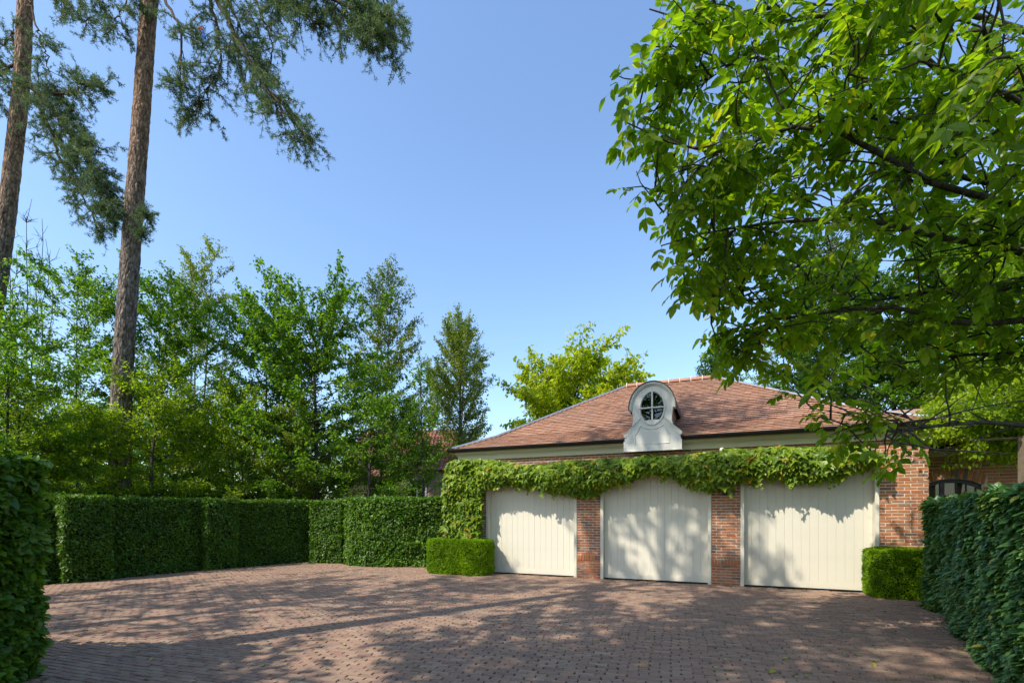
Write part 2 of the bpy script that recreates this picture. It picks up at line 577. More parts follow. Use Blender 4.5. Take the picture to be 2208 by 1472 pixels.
def paver_mats(i):
    cy, sy = np.cos(yaw[i]), np.sin(yaw[i])
    n = len(cy)
    R = np.zeros((n, 4, 4))
    x = np.stack([cy, sy, tx[i]], -1)
    y = np.stack([-sy, cy, ty[i]], -1)
    R[:, :3, 0] = x * sL[i][:, None]
    R[:, :3, 1] = y * sW[i][:, None]
    R[:, 2, 2] = 1
    R[:, 0, 3], R[:, 1, 3], R[:, 2, 3] = PX[i], PY[i], Pz[i]
    R[:, 3, 3] = 1
    return R


PP = np.stack([PX, PY, PX * 0], -1)
score = np.where(in_frame(PP, -6), 1.0 / PY ** 2, -1)
big = np.argsort(-score)[:300]
metas = []
for v in range(4):
    m = MB()
    Vv = PV.copy()
    Vv[:, :2] += rng.normal(0, 0.006, (len(PV), 2))
    Vv[8:, 2] += rng.normal(0, 0.0015, 4)
    m.add(Vv, PF)
    metas.append(m.mesh('paver', M_paver))
for k, M in enumerate(paver_mats(big)):
    link_piece('paver', metas[k % 4], drive, Matrix(M.tolist()))
rest = np.ones(nP, bool)
rest[big] = False
Mx = paver_mats(np.where(rest)[0])
VV = PV[None] + rng.normal(0, 1, (len(Mx), len(PV), 3)) * np.array([0.006, 0.006, 0.0008])
W = np.einsum('nij,nkj->nki', Mx[:, :3, :3], VV) + Mx[:, None, :3, 3]
mb = MB()
mb.add(W.reshape(-1, 3), (PF[None] + (np.arange(len(Mx)) * len(PV))[:, None, None]).reshape(-1, 4))
mb.build('pavers', M_paver, drive, 'stuff')

# moss in the joints
n = 170
cxy = np.stack([rng.uniform(-6, 6, n), rng.uniform(3.8, 11, n)], -1)
cxy = cxy[inside(DRIVE, cxy[:, 0], cxy[:, 1])]
P = np.repeat(cxy, 26, 0) + rng.normal(0, 1, (len(cxy) * 26, 2)) * np.repeat(rng.uniform(0.008, 0.028, len(cxy)), 26)[:, None] * np.array([1.7, 0.7])
P = np.column_stack([P, rng.uniform(-0.006, 0.006, len(P))])
mb = MB()
put_leaves(mb, LEAF2, P, frames(rand_unit(len(P)) + np.array([0, 0, 0.7]), rand_unit(len(P))), rng.uniform(0.008, 0.02, len(P)))
mo = mb.build('moss', M_moss)
mo['kind'] = 'stuff'
mo['label'] = 'small tufts of yellow-green moss in the joints of the brick driveway'

# ------------------------------------------------------------------ garage (local x to the right along the front, y away from the camera, z up)
GA = math.radians(-23.04)
garage = thing('garage', 'low brick garage with three cream doors under a hipped red tile roof', 'garage', (3.175, 10.93, 0), GA)
GM = np.array(Matrix.Translation((3.175, 10.93, 0)) @ Matrix.Rotation(GA, 4, 'Z'))


def gl(x, y, z):
    return (GM @ np.array([x, y, z, 1.0]))[:3]


def gl_px(px, py, y):
    """local x and z of the photo pixel on the plane y of the garage"""
    p = 11.30 + y
    a, b = 0.9202, 0.3913
    u = px + 1365.0
    t = FPX * p / (b * b) / u - p * a / b
    return 1.355 - t, CAMH + (HY - py) * p / (u * b)


HW, DEP, WALLT = 4.92, 7.4, 2.95
DW, DH = 2.40, 2.50
DOORX = (-2.97, 0.0, 2.97)
mb = MB()
solids = [(-HW, -2.97 - DW / 2), (-2.97 + DW / 2, -DW / 2), (DW / 2, 2.97 - DW / 2), (2.97 + DW / 2, HW)]
for a, b in solids:
    mb.box((a, 0.008, -0.05), (b, 0.30, DH))
mb.box((-HW, 0.008, DH), (HW, 0.30, WALLT))
mb.box((-HW, 0.30, -0.05), (-HW + 0.3, DEP, WALLT))
mb.box((HW - 0.3, 0.30, -0.05), (HW, DEP, WALLT))
mb.box((-HW + 0.3, DEP - 0.3, -0.05), (HW - 0.3, DEP, WALLT))
wall = mb.build('wall', M_mortar, garage)

# bricks of the front and of the right hand return
BL, BH = 0.194, 0.0612
bricks = []                                    # local centre x, y, z, length, height, depth, proud
def course_bricks(a, b, z, h, shift, proud=0.0):
    x = a - shift * BL
    while x < b - 0.01:
        x0, x1 = max(x, a), min(x + BL, b)
        if x1 - x0 > 0.035:
            bricks.append(((x0 + x1) / 2, z + h / 2, (x1 - x0) - 0.015, h - 0.0155, proud))
        x += BL


for ci in range(int(WALLT / BH)):
    z = ci * BH
    sh = (0.0, 0.5)[ci % 2]
    low = z < 0.40
    if 0.40 <= z < 0.40 + 1.5 * BH:            # projecting course of upright headers above the plinth
        if ci == int(math.ceil(0.40 / BH)):
            for a, b in solids:
                nn = int(round((b - a) / 0.066))
                w = (b - a) / nn
                for q in range(nn):
                    bricks.append((a + (q + 0.5) * w, z + BH, w - 0.013, BH * 2 - 0.013, 0.022))
        continue
    zz = z
    if zz + BH > WALLT:
        continue
    if zz + BH <= DH:
        for a, b in solids:
            course_bricks(a, b, zz, BH, sh, 0.006 if low else 0)
    else:
        course_bricks(-HW, HW, zz, BH, sh)
bk = np.array(bricks)
nB = len(bk)
prd = 0.006 + np.abs(rng.normal(0, 0.003, nB)) + bk[:, 4]
WP = np.array([gl(x, 0, z) for x, z in bk[:, :2]])
vis = np.ones(nB)
vis[bk[:, 1] > 2.25] = 0.2
vis[(bk[:, 0] < -4.1)] = 0.01
vis[(bk[:, 0] > 3.9) & (bk[:, 1] < 0.85)] = 0.01
sc = np.where(bk[:, 2] > 0.05, 1, 0.5) * vis / WP[:, 1] ** 2
big = np.argsort(-sc)[:300]
metas = []
for v in range(4):
    m = MB()
    V = np.array([(x, y, z) for y in (-1, 1) for (x, z) in ((-.5, -.5), (.5, -.5), (.5, .5), (-.5, .5))], float)
    V += rng.normal(0, 1, V.shape) * np.array([0.015, 0.04, 0.035])
    m.add(V, [(0, 1, 2, 3), (0, 4, 5, 1), (1, 5, 6, 2), (2, 6, 7, 3), (3, 7, 4, 0)])
    metas.append(m.mesh('brick', M_brick))
isbig = np.zeros(nB, bool)
isbig[big] = True
mb = MB()
for i in range(nB):
    x, z, L, H, _ = bk[i]
    if isbig[i]:
        M = Matrix.Translation((x, 0.012 - prd[i] + 0.01, z)) @ Matrix.Diagonal((L, 0.012, H, 1))
        link_piece('brick', metas[i % 4], wall, M)
    else:
        V = np.array([(sx * L / 2, 0.016 - (prd[i] + 0.005 if sy < 0 else 0), sz * H / 2) for sy in (-1, 1) for (sx, sz) in ((-1, -1), (1, -1), (1, 1), (-1, 1))])
        V += rng.normal(0, 0.0018, V.shape) + np.array([x, 0, z])
        mb.add(V, [(0, 1, 2, 3), (0, 4, 5, 1), (1, 5, 6, 2), (2, 6, 7, 3), (3, 7, 4, 0)])
for sgn in (1, -1):                            # bricks of the two returns
    for ci in range(48):
        y = 0.0 - (0.5 * BL if ci % 2 else 0)
        while y < DEP:
            y0, y1 = max(y, 0.0), min(y + BL, DEP)
            if y1 - y0 > 0.04:
                x = sgn * HW
                lo, hi = (min(x, x + sgn * 0.008), max(x, x + sgn * 0.008))
                mb.box((lo - 0.004, y0 + 0.006, ci * BH + 0.006), (hi, y1 - 0.006, (ci + 1) * BH - 0.006))
            y += BL
mb.build('bricks', M_brick, wall, 'stuff')

# doors
for di, dx in enumerate(DOORX):
    x0, x1 = dx - DW / 2, dx + DW / 2
    mb = MB()
    mb.box((x0 + 0.07, 0.16, 0.0), (x1 - 0.07, 0.19, DH))
    door = mb.build('garage_door', M_cream, garage)
    fr = MB()
    fr.box((x0 + 0.002, -0.012, 0.0), (x0 + 0.068, 0.16, DH - 0.002))
    fr.box((x1 - 0.068, -0.012, 0.0), (x1 - 0.002, 0.16, DH - 0.002))
    fr.box((x0 + 0.068, -0.012, DH - 0.07), (x1 - 0.068, 0.16, DH - 0.002))
    fr.build('door_frame', M_cream, door)
    npl = 15
    pw = (DW - 0.14) / npl
    me_cache = {}
    for (za, zb) in ((0.155, 2.12), (2.128, DH - 0.072)):
        for k in range(npl):
            key = (za)
            if key not in me_cache:
                m = MB()
                g = 0.0022
                hx = pw / 2
                prof = [(-hx + 0.0006, 0.0034), (-hx + g, 0.0), (hx - g, 0.0), (hx - 0.0006, 0.0034), (hx - 0.0008, 0.022), (-hx + 0.0008, 0.022)]
                V = [(px_, py_, z_) for z_ in (0, zb - za) for px_, py_ in prof]
                m.add(V, [(0, 1, 7, 6), (1, 2, 8, 7), (2, 3, 9, 8), (3, 4, 10, 9), (4, 5, 11, 10), (5, 0, 6, 11)])
                m.F.setdefault(6, []).append(np.array([[6, 7, 8, 9, 10, 11], [5, 4, 3, 2, 1, 0]]))
                me_cache[key] = m.mesh('plank', M_cream)
            link_piece('plank', me_cache[key], door, Matrix.Translation((x0 + 0.07 + (k + 0.5) * pw, 0.135 + rng.normal(0, 0.0006), za)))
    rl = MB()
    rl.box((x0 + 0.07, 0.118, 0.022), (x1 - 0.07, 0.158, 0.115))
    rl.box((x0 + 0.07, 0.127, 0.117), (x1 - 0.07, 0.158, 0.153))
    rl.build('bottom_rail', M_cream, door)
    sl = MB()
    sl.box((x0 + 0.07, 0.10, 0.0), (x1 - 0.07, 0.158, 0.021))
    sl.build('rubber_seal', M_black, door)

# fascia, mouldings
EX = HW + 0.16
mb = MB()
def band(mb, z0, z1, o0, o1=None):
    """a band round the four sides whose face stands o0 (bottom) and o1 (top) proud of the wall"""
    o1 = o0 if o1 is None else o1
    out = []
    for z, o in ((z0, o0), (z1, o1)):
        out += [(-HW - o, -o, z), (HW + o, -o, z), (HW + o, DEP + o, z), (-HW - o, DEP + o, z)]
    inn = [(-HW + 0.02, 0.02, z) for z in ()]
    V = out + [(-HW + 0.01, 0.01, z0), (HW - 0.01, 0.01, z0), (HW - 0.01, DEP - 0.01, z0), (-HW + 0.01, DEP - 0.01, z0),
               (-HW + 0.01, 0.01, z1), (HW - 0.01, 0.01, z1), (HW - 0.01, DEP - 0.01, z1), (-HW + 0.01, DEP - 0.01, z1)]
    F = []
    for k in range(4):
        j = (k + 1) % 4
        F += [(k, j, 4 + j, 4 + k), (8 + k, 8 + j, j, k), (4 + k, 4 + j, 12 + j, 12 + k)]
    mb.add(V, F)
band(mb, 2.915, 3.015, 0.055)
band(mb, 3.016, 3.03, 0.068)
band(mb, 3.031, 3.075, 0.075, 0.115)
band(mb, 3.076, 3.13, 0.12)
mb.build('fascia', M_fascia, garage)

# roof: a shallow foot and a steeper upper part, hips at 45 degrees
EO, EZ = 0.15, 3.20                           # eave overhang and height
RUN = DEP / 2 + EO
KICK = 0.85
T1, T2 = 0.46, 0.60
def roof_z(r):
    return np.where(r < KICK, EZ + T1 * r, EZ + T1 * KICK + T2 * (r - KICK))
RIDZ = float(roof_z(np.array(RUN)))
RX = HW + EO - RUN
mb = MB()
V, F = [], []
for k, r in enumerate((0.0, KICK, RUN)):
    z = float(roof_z(np.array(r))) - 0.02
    V += [(-HW - EO + r, -EO + r, z), (HW + EO - r, -EO + r, z), (HW + EO - r, DEP + EO - r, z), (-HW - EO + r, DEP + EO - r, z)]
for k in range(2):
    for q in range(4):
        j = (q + 1) % 4
        F.append((4 * k + q, 4 * k + j, 4 * k + 4 + j, 4 * k + 4 + q))
F.append((0, 3, 2, 1))
mb.add(V, F)
roof = mb.build('roof', M_tile, garage)

TW, TE = 0.168, 0.118
sl = [math.atan(T1), math.atan(T2)]
def slope_tiles(origin, ax, ay, half, is_front):
    out = []
    s_len1 = KICK / math.cos(sl[0])
    s_tot = s_len1 + (RUN - KICK) / math.cos(sl[1])
    k = 0
    s = 0.0
    while s < s_tot - 0.03:
        th = sl[0] if s < s_len1 else sl[1]
        r = s * math.cos(sl[0]) if s < s_len1 else KICK + (s - s_len1) * math.cos(sl[1])
        h = half - r
        x = -h + (-(k % 2) * 0.5) * TW + 0.0
        while x < h:
            x0, x1 = max(x, -h), min(x + TW, h)
            if x1 - x0 > 0.03:
                out.append(((x0 + x1) / 2, r, float(roof_z(np.array(r))), x1 - x0 - 0.004, th))
            x += TW
        s += TE
        k += 1
    return out
TV = np.array([(-.5, 0, 0.007), (.5, 0, 0.007), (.5, 0, 0.022), (-.5, 0, 0.022), (-.5, 1, -0.02), (.5, 1, -0.02), (.5, 1, -0.004), (-.5, 1, -0.004)])
TF = np.array([(0, 1, 2, 3), (3, 2, 6, 7), (1, 5, 6, 2), (4, 0, 3, 7), (0, 4, 5, 1)])
def tile_matrix(t, O, ax, ay):
    x, r, z, w, th = t
    M = np.eye(4)
    d = ay * math.cos(th) + np.array([0, 0, math.sin(th)])
    nrm = np.cross(ax, d)
    M[:3, 0] = ax * w
    M[:3, 1] = d * (TE + 0.02)
    M[:3, 2] = nrm
    M[:3, 3] = O + ax * x + ay * r + np.array([0, 0, z])
    return M
metas = []
for v in range(3):
    m = MB()
    m.add(TV + rng.normal(0, 0.0015, TV.shape), TF)
    metas.append(m.mesh('roof_tile', M_tile))
sides = [((0, -EO, 0), (1, 0, 0), (0, 1, 0), HW + EO, True), ((0, DEP + EO, 0), (-1, 0, 0), (0, -1, 0), HW + EO, False),
         ((HW + EO, DEP / 2, 0), (0, 1, 0), (-1, 0, 0), RUN, False), ((-HW - EO, DEP / 2, 0), (0, -1, 0), (1, 0, 0), RUN, False)]
mb = MB()
for O, ax, ay, half, front in sides:
    O, ax, ay = np.array(O, float), np.array(ax, float), np.array(ay, float)
    ts = slope_tiles(O, ax, ay, half, front)
    Ms = np.array([tile_matrix(t, O, ax, ay) for t in ts])
    Ms[:, :3, 3] += rng.normal(0, 0.0018, (len(Ms), 3))
    one = np.zeros(len(ts), bool)
    if front:
        WP = (GM[:3, :3] @ Ms[:, :3, 3].T).T + GM[:3, 3]
        sc = 1 / WP[:, 1] ** 2 * np.where(np.abs(Ms[:, 0, 3]) < 0.7, 0, 1)
        one[np.argsort(-sc)[:300]] = True
        for k in np.where(one)[0]:
            link_piece('roof_tile', metas[k % 3], roof, Matrix(Ms[k].tolist()))
    Mr = Ms[~one]
    W = np.einsum('nij,kj->nki', Mr[:, :3, :3], TV) + Mr[:, None, :3, 3]
    mb.add(W.reshape(-1, 3), (TF[None] + (np.arange(len(Mr)) * 8)[:, None, None]).reshape(-1, 4))
mb.build('roof_tiles', M_tile, roof, 'stuff')

# zinc strips on the hips, clay ridge tiles
for sx in (-1, 1):
    for back in (False, True):
        mb = MB()
        pts = []
        for r in (-0.02, KICK, RUN):
            z = float(roof_z(np.array(max(r, 0)))) + 0.03
            y = -EO + r if not back else DEP + EO - r
            pts.append((sx * (HW + EO - r), y, z))
        mb.tube(pts, 0.034, 8)
        mb.build('hip_strip', M_zinc, roof)
nr = 8
lr = 2 * RX / nr
m = MB()
a = np.linspace(0, PI, 9)
V = [(x, 0.11 * math.cos(t), 0.10 * math.sin(t) - 0.04) for x in (0.006, lr - 0.006) for t in a]
m.add(V, [(q, q + 1, 9 + q + 1, 9 + q) for q in range(8)])
rid_me = m.mesh('ridge_tile', M_ridge)
mj = MB()
for k in range(nr):
    link_piece('ridge_tile', rid_me, roof, Matrix.Translation((-RX + k * lr, DEP / 2, RIDZ + 0.02)))
    mj.tube([(-RX + k * lr - 0.012, DEP / 2, RIDZ - 0.01), (-RX + k * lr + 0.012, DEP / 2, RIDZ - 0.01)], 0.118, 12)
mj.build('mortar_joint', M_mortar, roof)

# gutters: half round, interrupted by the dormer
def half_gutter(P0, P1, mb, n=8, r=0.072):
    P0, P1 = np.array(P0, float), np.array(P1, float)
    d = unit(P1 - P0)
    s = np.cross(d, [0, 0, 1.0])
    a = np.linspace(PI, 2 * PI, n)
    ring = [(math.cos(t) * r, math.sin(t) * r * 1.1) for t in a] + [(math.cos(t) * (r - 0.008), math.sin(t) * (r - 0.008)) for t in a[::-1]]
    V = [P + s * x + np.array([0, 0, z]) for P in (P0, P1) for x, z in ring]
    k = len(ring)
    mb.add(V, [(q, (q + 1) % k, k + (q + 1) % k, k + q) for q in range(k)])
    mb.F.setdefault(k, []).append(np.array([[mb.n - 2 * k + q for q in range(k)][::-1], [mb.n - k + q for q in range(k)]]))
GY = -0.20
for a, b in (((-HW - 0.27, GY, 3.20), (-0.60, GY, 3.20)), ((0.60, GY, 3.20), (HW + 0.27, GY, 3.20)), ((HW + 0.20, GY + 0.074, 3.20), (HW + 0.20, DEP, 3.20)), ((-HW - 0.20, GY + 0.074, 3.20), (-HW - 0.20, DEP, 3.20))):
    mb = MB()
    half_gutter(a, b, mb)
    mb.build('gutter', M_black, garage)

# dormer with the oval window
DZ = 2.915
def outline(off=0.0):
    """right half outline (x, z above DZ) from the foot to the top of the arch"""
    wz, wr, wt = 0.935, 0.452, 0.515
    p = [(0.62, 0.0), (0.62, 0.255), (0.585, 0.27), (0.56, 0.30), (0.60, 0.315), (0.62, 0.33), (0.62, 0.385)]
    for x, z in ((0.565, 0.392), (0.52, 0.415), (0.482, 0.45), (0.452, 0.50), (0.432, 0.56), (0.416, 0.63), (0.410, 0.70), (0.412, 0.76), (0.421, 0.82), (0.434, 0.875), (0.446, 0.92)):
        p.append((x, z))
    for t in np.linspace(0.06, 1, 16):
        p.append((wr * math.cos(t * PI / 2), wz + wt * math.sin(t * PI / 2)))
    return p, wz
half, WZ = outline()
pts = half + [(-x, z) for x, z in half[::-1][1:]]
OW, OH = 0.262, 0.362                         # opening
FY = -0.245
mb = MB()
# front board with an oval hole, bridged by a fan of quads between the outline and the oval
ang = np.array([math.atan2(z - WZ, x) for x, z in pts])
N = len(pts)
outer = np.array([(x, FY, DZ + z) for x, z in pts])
inner = []
for k in range(N):
    t = k / (N - 1)
    A_ = math.atan2((pts[k][1] - WZ) / OH, pts[k][0] / OW)
    inner.append((OW * math.cos(A_), FY, DZ + WZ + OH * math.sin(A_)))
inner = np.array(inner)
F = [(k, k + 1, N + k + 1, N + k) for k in range(N - 1)] + [(N - 1, 0, N, 2 * N - 1)]
thick = np.array([0, 0.16, 0])
V = np.concatenate([outer, inner, outer + thick, inner + thick])
F2 = [(2 * N + b, 2 * N + a, 2 * N + d, 2 * N + c) if False else tuple(2 * N + q for q in f[::-1]) for f in F for a, b, c, d in (f,)]
Fs = [(2 * N + k, 2 * N + (k + 1) % N, (k + 1) % N, k) for k in range(N)]
Fi = [(N + k, N + (k + 1) % N, 3 * N + (k + 1) % N, 3 * N + k) for k in range(N)]
mb.add(V, F + F2 + Fs + Fi)
dormer = mb.build('dormer', M_grey_paint, garage)
# barrel body going back into the roof, tile hung
body = [(x * 0.93, z) for x, z in half if z >= 0.38]
bp = body + [(-x, z) for x, z in body[::-1][1:]]
mb = MB()
n = len(bp)
V = [(x, FY + 0.16, DZ + z - 0.02) for x, z in bp] + [(x, 2.1, DZ + z - 0.02) for x, z in bp]
mb.add(V, [(k + 1, k, n + k, n + k + 1) for k in range(n - 1)])
mb.build('dormer_cheek', M_tile, dormer)
# lead capping over the arch with a pale moulding under it
arch = [(0.452 * math.cos(t), 0.515 * math.sin(t)) for t in np.linspace(-0.06, PI + 0.06, 33)]
def arc_strip(mb, r0, r1, y0, y1):
    n = len(arch)
    V = []
    for rr, y in ((r0, y0), (r1, y0), (r1, y1), (r0, y1)):
        V += [(x * (1 + rr / 0.5), y, DZ + WZ + z * (1 + rr / 0.5)) for x, z in arch]
    F = []
    for k in range(n - 1):
        for q in range(4):
            p = (q + 1) % 4
            F.append((q * n + k, q * n + k + 1, p * n + k + 1, p * n + k))
    mb.add(V, F)
    mb.F.setdefault(4, []).append(np.array([[mb.n - 4 * n + q * n for q in range(4)][::-1], [mb.n - 4 * n + q * n + n - 1 for q in range(4)]]))
mb = MB()
arc_strip(mb, 0.002, 0.045, FY - 0.05, FY + 0.16)
arc_strip(mb, -0.025, 0.001, FY - 0.025, FY + 0.0)
mb.build('arch_moulding', M_grey_paint, dormer)
mb = MB()
arc_strip(mb, 0.046, 0.062, FY - 0.075, 2.1)
mb.build('lead_cap', M_lead, dormer)
# oval window: frame ring, glazing bars, four panes
tt = np.linspace(0, 2 * PI, 41)[:-1]
mb = MB()
rings = [(1.06, FY - 0.004), (1.06, FY - 0.018), (0.97, FY - 0.018), (0.93, FY + 0.03), (0.93, FY + 0.07), (1.06, FY + 0.07)]
V = []
for s, y in rings:
    V += [(OW * s * math.cos(t), y, DZ + WZ + OH * s * math.sin(t)) for t in tt]
F = []
for q in range(len(rings)):
    p = (q + 1) % len(rings)
    for k in range(40):
        F.append((q * 40 + k, q * 40 + (k + 1) % 40, p * 40 + (k + 1) % 40, p * 40 + k))
mb.add(V, F)
mb.build('window_frame', M_grey_paint, dormer)
mb = MB()
mb.box((-0.016, FY - 0.01, DZ + WZ - OH * 0.96), (0.016, FY + 0.045, DZ + WZ + OH * 0.96))
mb.build('glazing_bar', M_grey_paint, dormer)
mb = MB()
mb.box((-OW * 1.1, FY - 0.024, DZ + WZ - 0.012), (OW * 1.1, FY + 0.043, DZ + WZ + 0.012))
mb.build('glazing_bar', M_grey_paint, dormer)
for q in range(4):
    mb = MB()
    ar = np.linspace(q * PI / 2, (q + 1) * PI / 2, 11)
    V = [(0, FY + 0.052, DZ + WZ)] + [(OW * 0.95 * math.cos(t), FY + 0.052, DZ + WZ + OH * 0.95 * math.sin(t)) for t in ar]
    V2 = [(x, y + 0.006, z) for x, y, z in V]
    nn = len(V)
    mb.add(V + V2, [(0, k, k + 1) for k in range(1, nn - 1)] + [(nn, nn + k + 1, nn + k) for k in range(1, nn - 1)])
    mb.build('pane', M_glass, dormer)
mb = MB()
mb.box((-0.36, FY + 0.20, DZ + 0.5), (0.36, 1.0, DZ + 1.40))
mb.build('dark_backing', M_dark_backing, dormer)  # solid dark block standing in for the unlit loft
# raised panel moulding under the window
pl = [(-0.37, 0.145), (-0.37, 0.36)]
pl += [(-0.36 + 0.10 * t, 0.36 + 0.18 * t ** 1.4) for t in np.linspace(0.2, 1, 5)]
pl += [(0.45 * math.cos(t), 0.965 + 0.5 * math.sin(t)) for t in np.linspace(PI + 0.95, 2 * PI - 0.95, 11)]
pl += [(-x, z) for x, z in pl[:7][::-1]]
pl += [(-0.37, 0.145)]
mb = MB()
mb.tube([(x, FY - 0.002, DZ + z) for x, z in pl], 0.011, 6)
mb.build('panel_moulding', M_grey_paint, dormer)
# low plinth strip at the foot of the front board
mb = MB()
mb.box((-0.635, FY - 0.012, DZ - 0.012), (0.635, FY + 0.1, DZ + 0.0))
mb.build('sill', M_grey_paint, dormer)

# fittings on the garage wall
sx_, sz_ = gl_px(1557, 969, -0.05)
t = thing('motion_sensor', 'small round white sensor under the fascia right of the dormer', 'sensor', tuple(gl(sx_, -0.06, sz_)), GA)
mb = MB()
a = np.linspace(0, 2 * PI, 13)[:-1]
for k, (z, r) in enumerate(((-0.045, 0.008), (-0.032, 0.033), (0, 0.046), (0.032, 0.033), (0.045, 0.008))):
    pass
lat = np.linspace(-PI / 2 + 0.15, PI / 2 - 0.15, 7)
V = [(0.046 * math.cos(l) * math.cos(q), 0.046 * math.cos(l) * math.sin(q), 0.046 * math.sin(l)) for l in lat for q in a]
mb.add(V, [(i * 12 + k, i * 12 + (k + 1) % 12, (i + 1) * 12 + (k + 1) % 12, (i + 1) * 12 + k) for i in range(6) for k in range(12)])
mb.F.setdefault(12, []).append(np.array([list(range(12))[::-1], list(range(72, 84))]))
mb.build('dome', M_white, t, smooth=True)
mb = MB()
mb.box((-0.016, 0.03, -0.02), (0.016, 0.06, 0.02))
mb.build('bracket', M_white, t)
sx_, sz_ = gl_px(1992, 951, -0.03)
t = thing('wall_sensor', 'small white box sensor high on the right corner of the garage', 'sensor', tuple(gl(min(sx_, 4.86), -0.03, sz_)), GA)
mb = MB()
mb.box((-0.022, -0.03, -0.035), (0.022, 0.03, 0.035))
mb.build('housing', M_white, t)
mb = MB()
mb.box((-0.016, -0.034, -0.012), (0.016, -0.0301, 0.012))
mb.build('lens', M_black, t)
sx_, sz_ = gl_px(1563, 1058, -0.08)
t = thing('wall_lamp', 'small black wall lamp half hidden by creeper on the pier left of the right door', 'lamp', tuple(gl(sx_, -0.07, sz_)), GA)
mb = MB()
mb.tube([(0, 0, -0.09), (0, 0, -0.08), (0, 0, 0.06), (0, 0, 0.10)], [0.03, 0.05, 0.055, 0.02], 10)
mb.build('lamp_body', M_black, t)
mb = MB()
mb.box((-0.015, 0.03, -0.02), (0.015, 0.066, 0.03))
mb.build('bracket', M_black, t)

# ------------------------------------------------------------------ brick wing to the right of the garage, set back a little
wing = thing('brick_wing', 'shaded brick wing with an arched dark window beside the garage', 'building', (3.175, 10.93, 0), GA)
WY, WX0, WX1 = 0.45, HW + 0.02, 11.5
WIN = (4.97, 5.86, 0.9, 2.06, 0.12)            # x0, x1, sill, spring, rise
def arch_top(x, d=0.0):
    c = (WIN[0] + WIN[1]) / 2
    h = (WIN[1] - WIN[0]) / 2
    return WIN[3] + WIN[4] * (1 - ((x - c) / h) ** 2) + d
mb = MB()
mb.box((WX0, WY + 0.008, -0.05), (WIN[0], WY + 0.3, 2.72))
mb.box((WIN[1], WY + 0.008, -0.05), (WX1, WY + 0.3, 2.72))
mb.box((WIN[0], WY + 0.008, -0.05), (WIN[1], WY + 0.3, WIN[2]))
xs = np.linspace(WIN[0], WIN[1], 15)
for a, b in zip(xs[:-1], xs[1:]):
    za, zb = arch_top(a), arch_top(b)
    V = [(a, WY + 0.008, za), (b, WY + 0.008, zb), (b, WY + 0.008, 2.72), (a, WY + 0.008, 2.72), (a, WY + 0.3, za), (b, WY + 0.3, zb), (b, WY + 0.3, 2.72), (a, WY + 0.3, 2.72)]
    mb.add(V, [(0, 1, 2, 3), (7, 6, 5, 4), (0, 4, 5, 1)])
mb.box((WX0, WY + 2.5, -0.05), (WX1, WY + 5.0, 2.72))
wwall = mb.build('wall', M_mortar, wing)
m_b = []
for v in range(3):
    m = MB()
    V = np.array([(x, y, z) for y in (-1, 1) for (x, z) in ((-.5, -.5), (.5, -.5), (.5, .5), (-.5, .5))], float)
    V += rng.normal(0, 1, V.shape) * np.array([0.015, 0.04, 0.035])
    m.add(V, [(0, 1, 2, 3), (0, 4, 5, 1), (1, 5, 6, 2), (2, 6, 7, 3), (3, 7, 4, 0)])
    m_b.append(m.mesh('brick', M_brick))
mb = MB()
cand = []
for ci in range(int(2.66 / BH)):
    x = WX0 - (0.5 * BL if ci % 2 else 0)
    z = (ci + 0.5) * BH
    while x < WX1:
        x0, x1 = max(x, WX0), min(x + BL, WX1)
        x += BL
        xc = (x0 + x1) / 2
        if x1 - x0 < 0.04:
            continue
        if WIN[2] - 0.02 < z < 2.32 and x1 > WIN[0] - 0.07 and x0 < WIN[1] + 0.06 and z < arch_top(np.clip(xc, WIN[0], WIN[1])) + 0.21:
            x0 = max(x0, WIN[1] + (0.07 if z > WIN[3] - 0.05 else 0.01))
            if x1 - x0 < 0.03:
                continue
            xc = (x0 + x1) / 2
        cand.append((xc, z, x1 - x0 - 0.012, BH - 0.012))
cand = np.array(cand)
Wc = np.array([gl(x, WY, z) for x, z in cand[:, :2]])
sc = np.where((cand[:, 1] > 1.75) & in_frame(Wc), 1 / Wc[:, 1], -1)
order = np.argsort(-sc)
one = set(int(i) for i in order[:270] if sc[i] > 0)
for i, (x, z, L, H) in enumerate(cand):
    if i in one:
        link_piece('brick', m_b[i % 3], wwall, Matrix.Translation((x, WY + 0.008 + rng.normal(0, 0.002), z)) @ Matrix.Diagonal((L, 0.012, H, 1)))
    else:
        mb.box((x - L / 2, WY - 0.004, z - H / 2), (x + L / 2, WY + 0.016, z + H / 2))
mb.build('bricks', M_brick, wwall, 'stuff')
na = 15                                       # upright bricks of the segmental arch
for k in range(na):
    x = WIN[0] - 0.03 + (k + 0.5) * (WIN[1] - WIN[0] + 0.08) / na
    tilt = (x - (WIN[0] + WIN[1]) / 2) * 0.5
    link_piece('brick', m_b[k % 3], wwall, Matrix.Translation((x, WY + 0.006, arch_top(np.clip(x, WIN[0], WIN[1])) + 0.105)) @ Matrix.Rotation(tilt, 4, 'Y') @ Matrix.Diagonal((0.05, 0.012, 0.195, 1)))
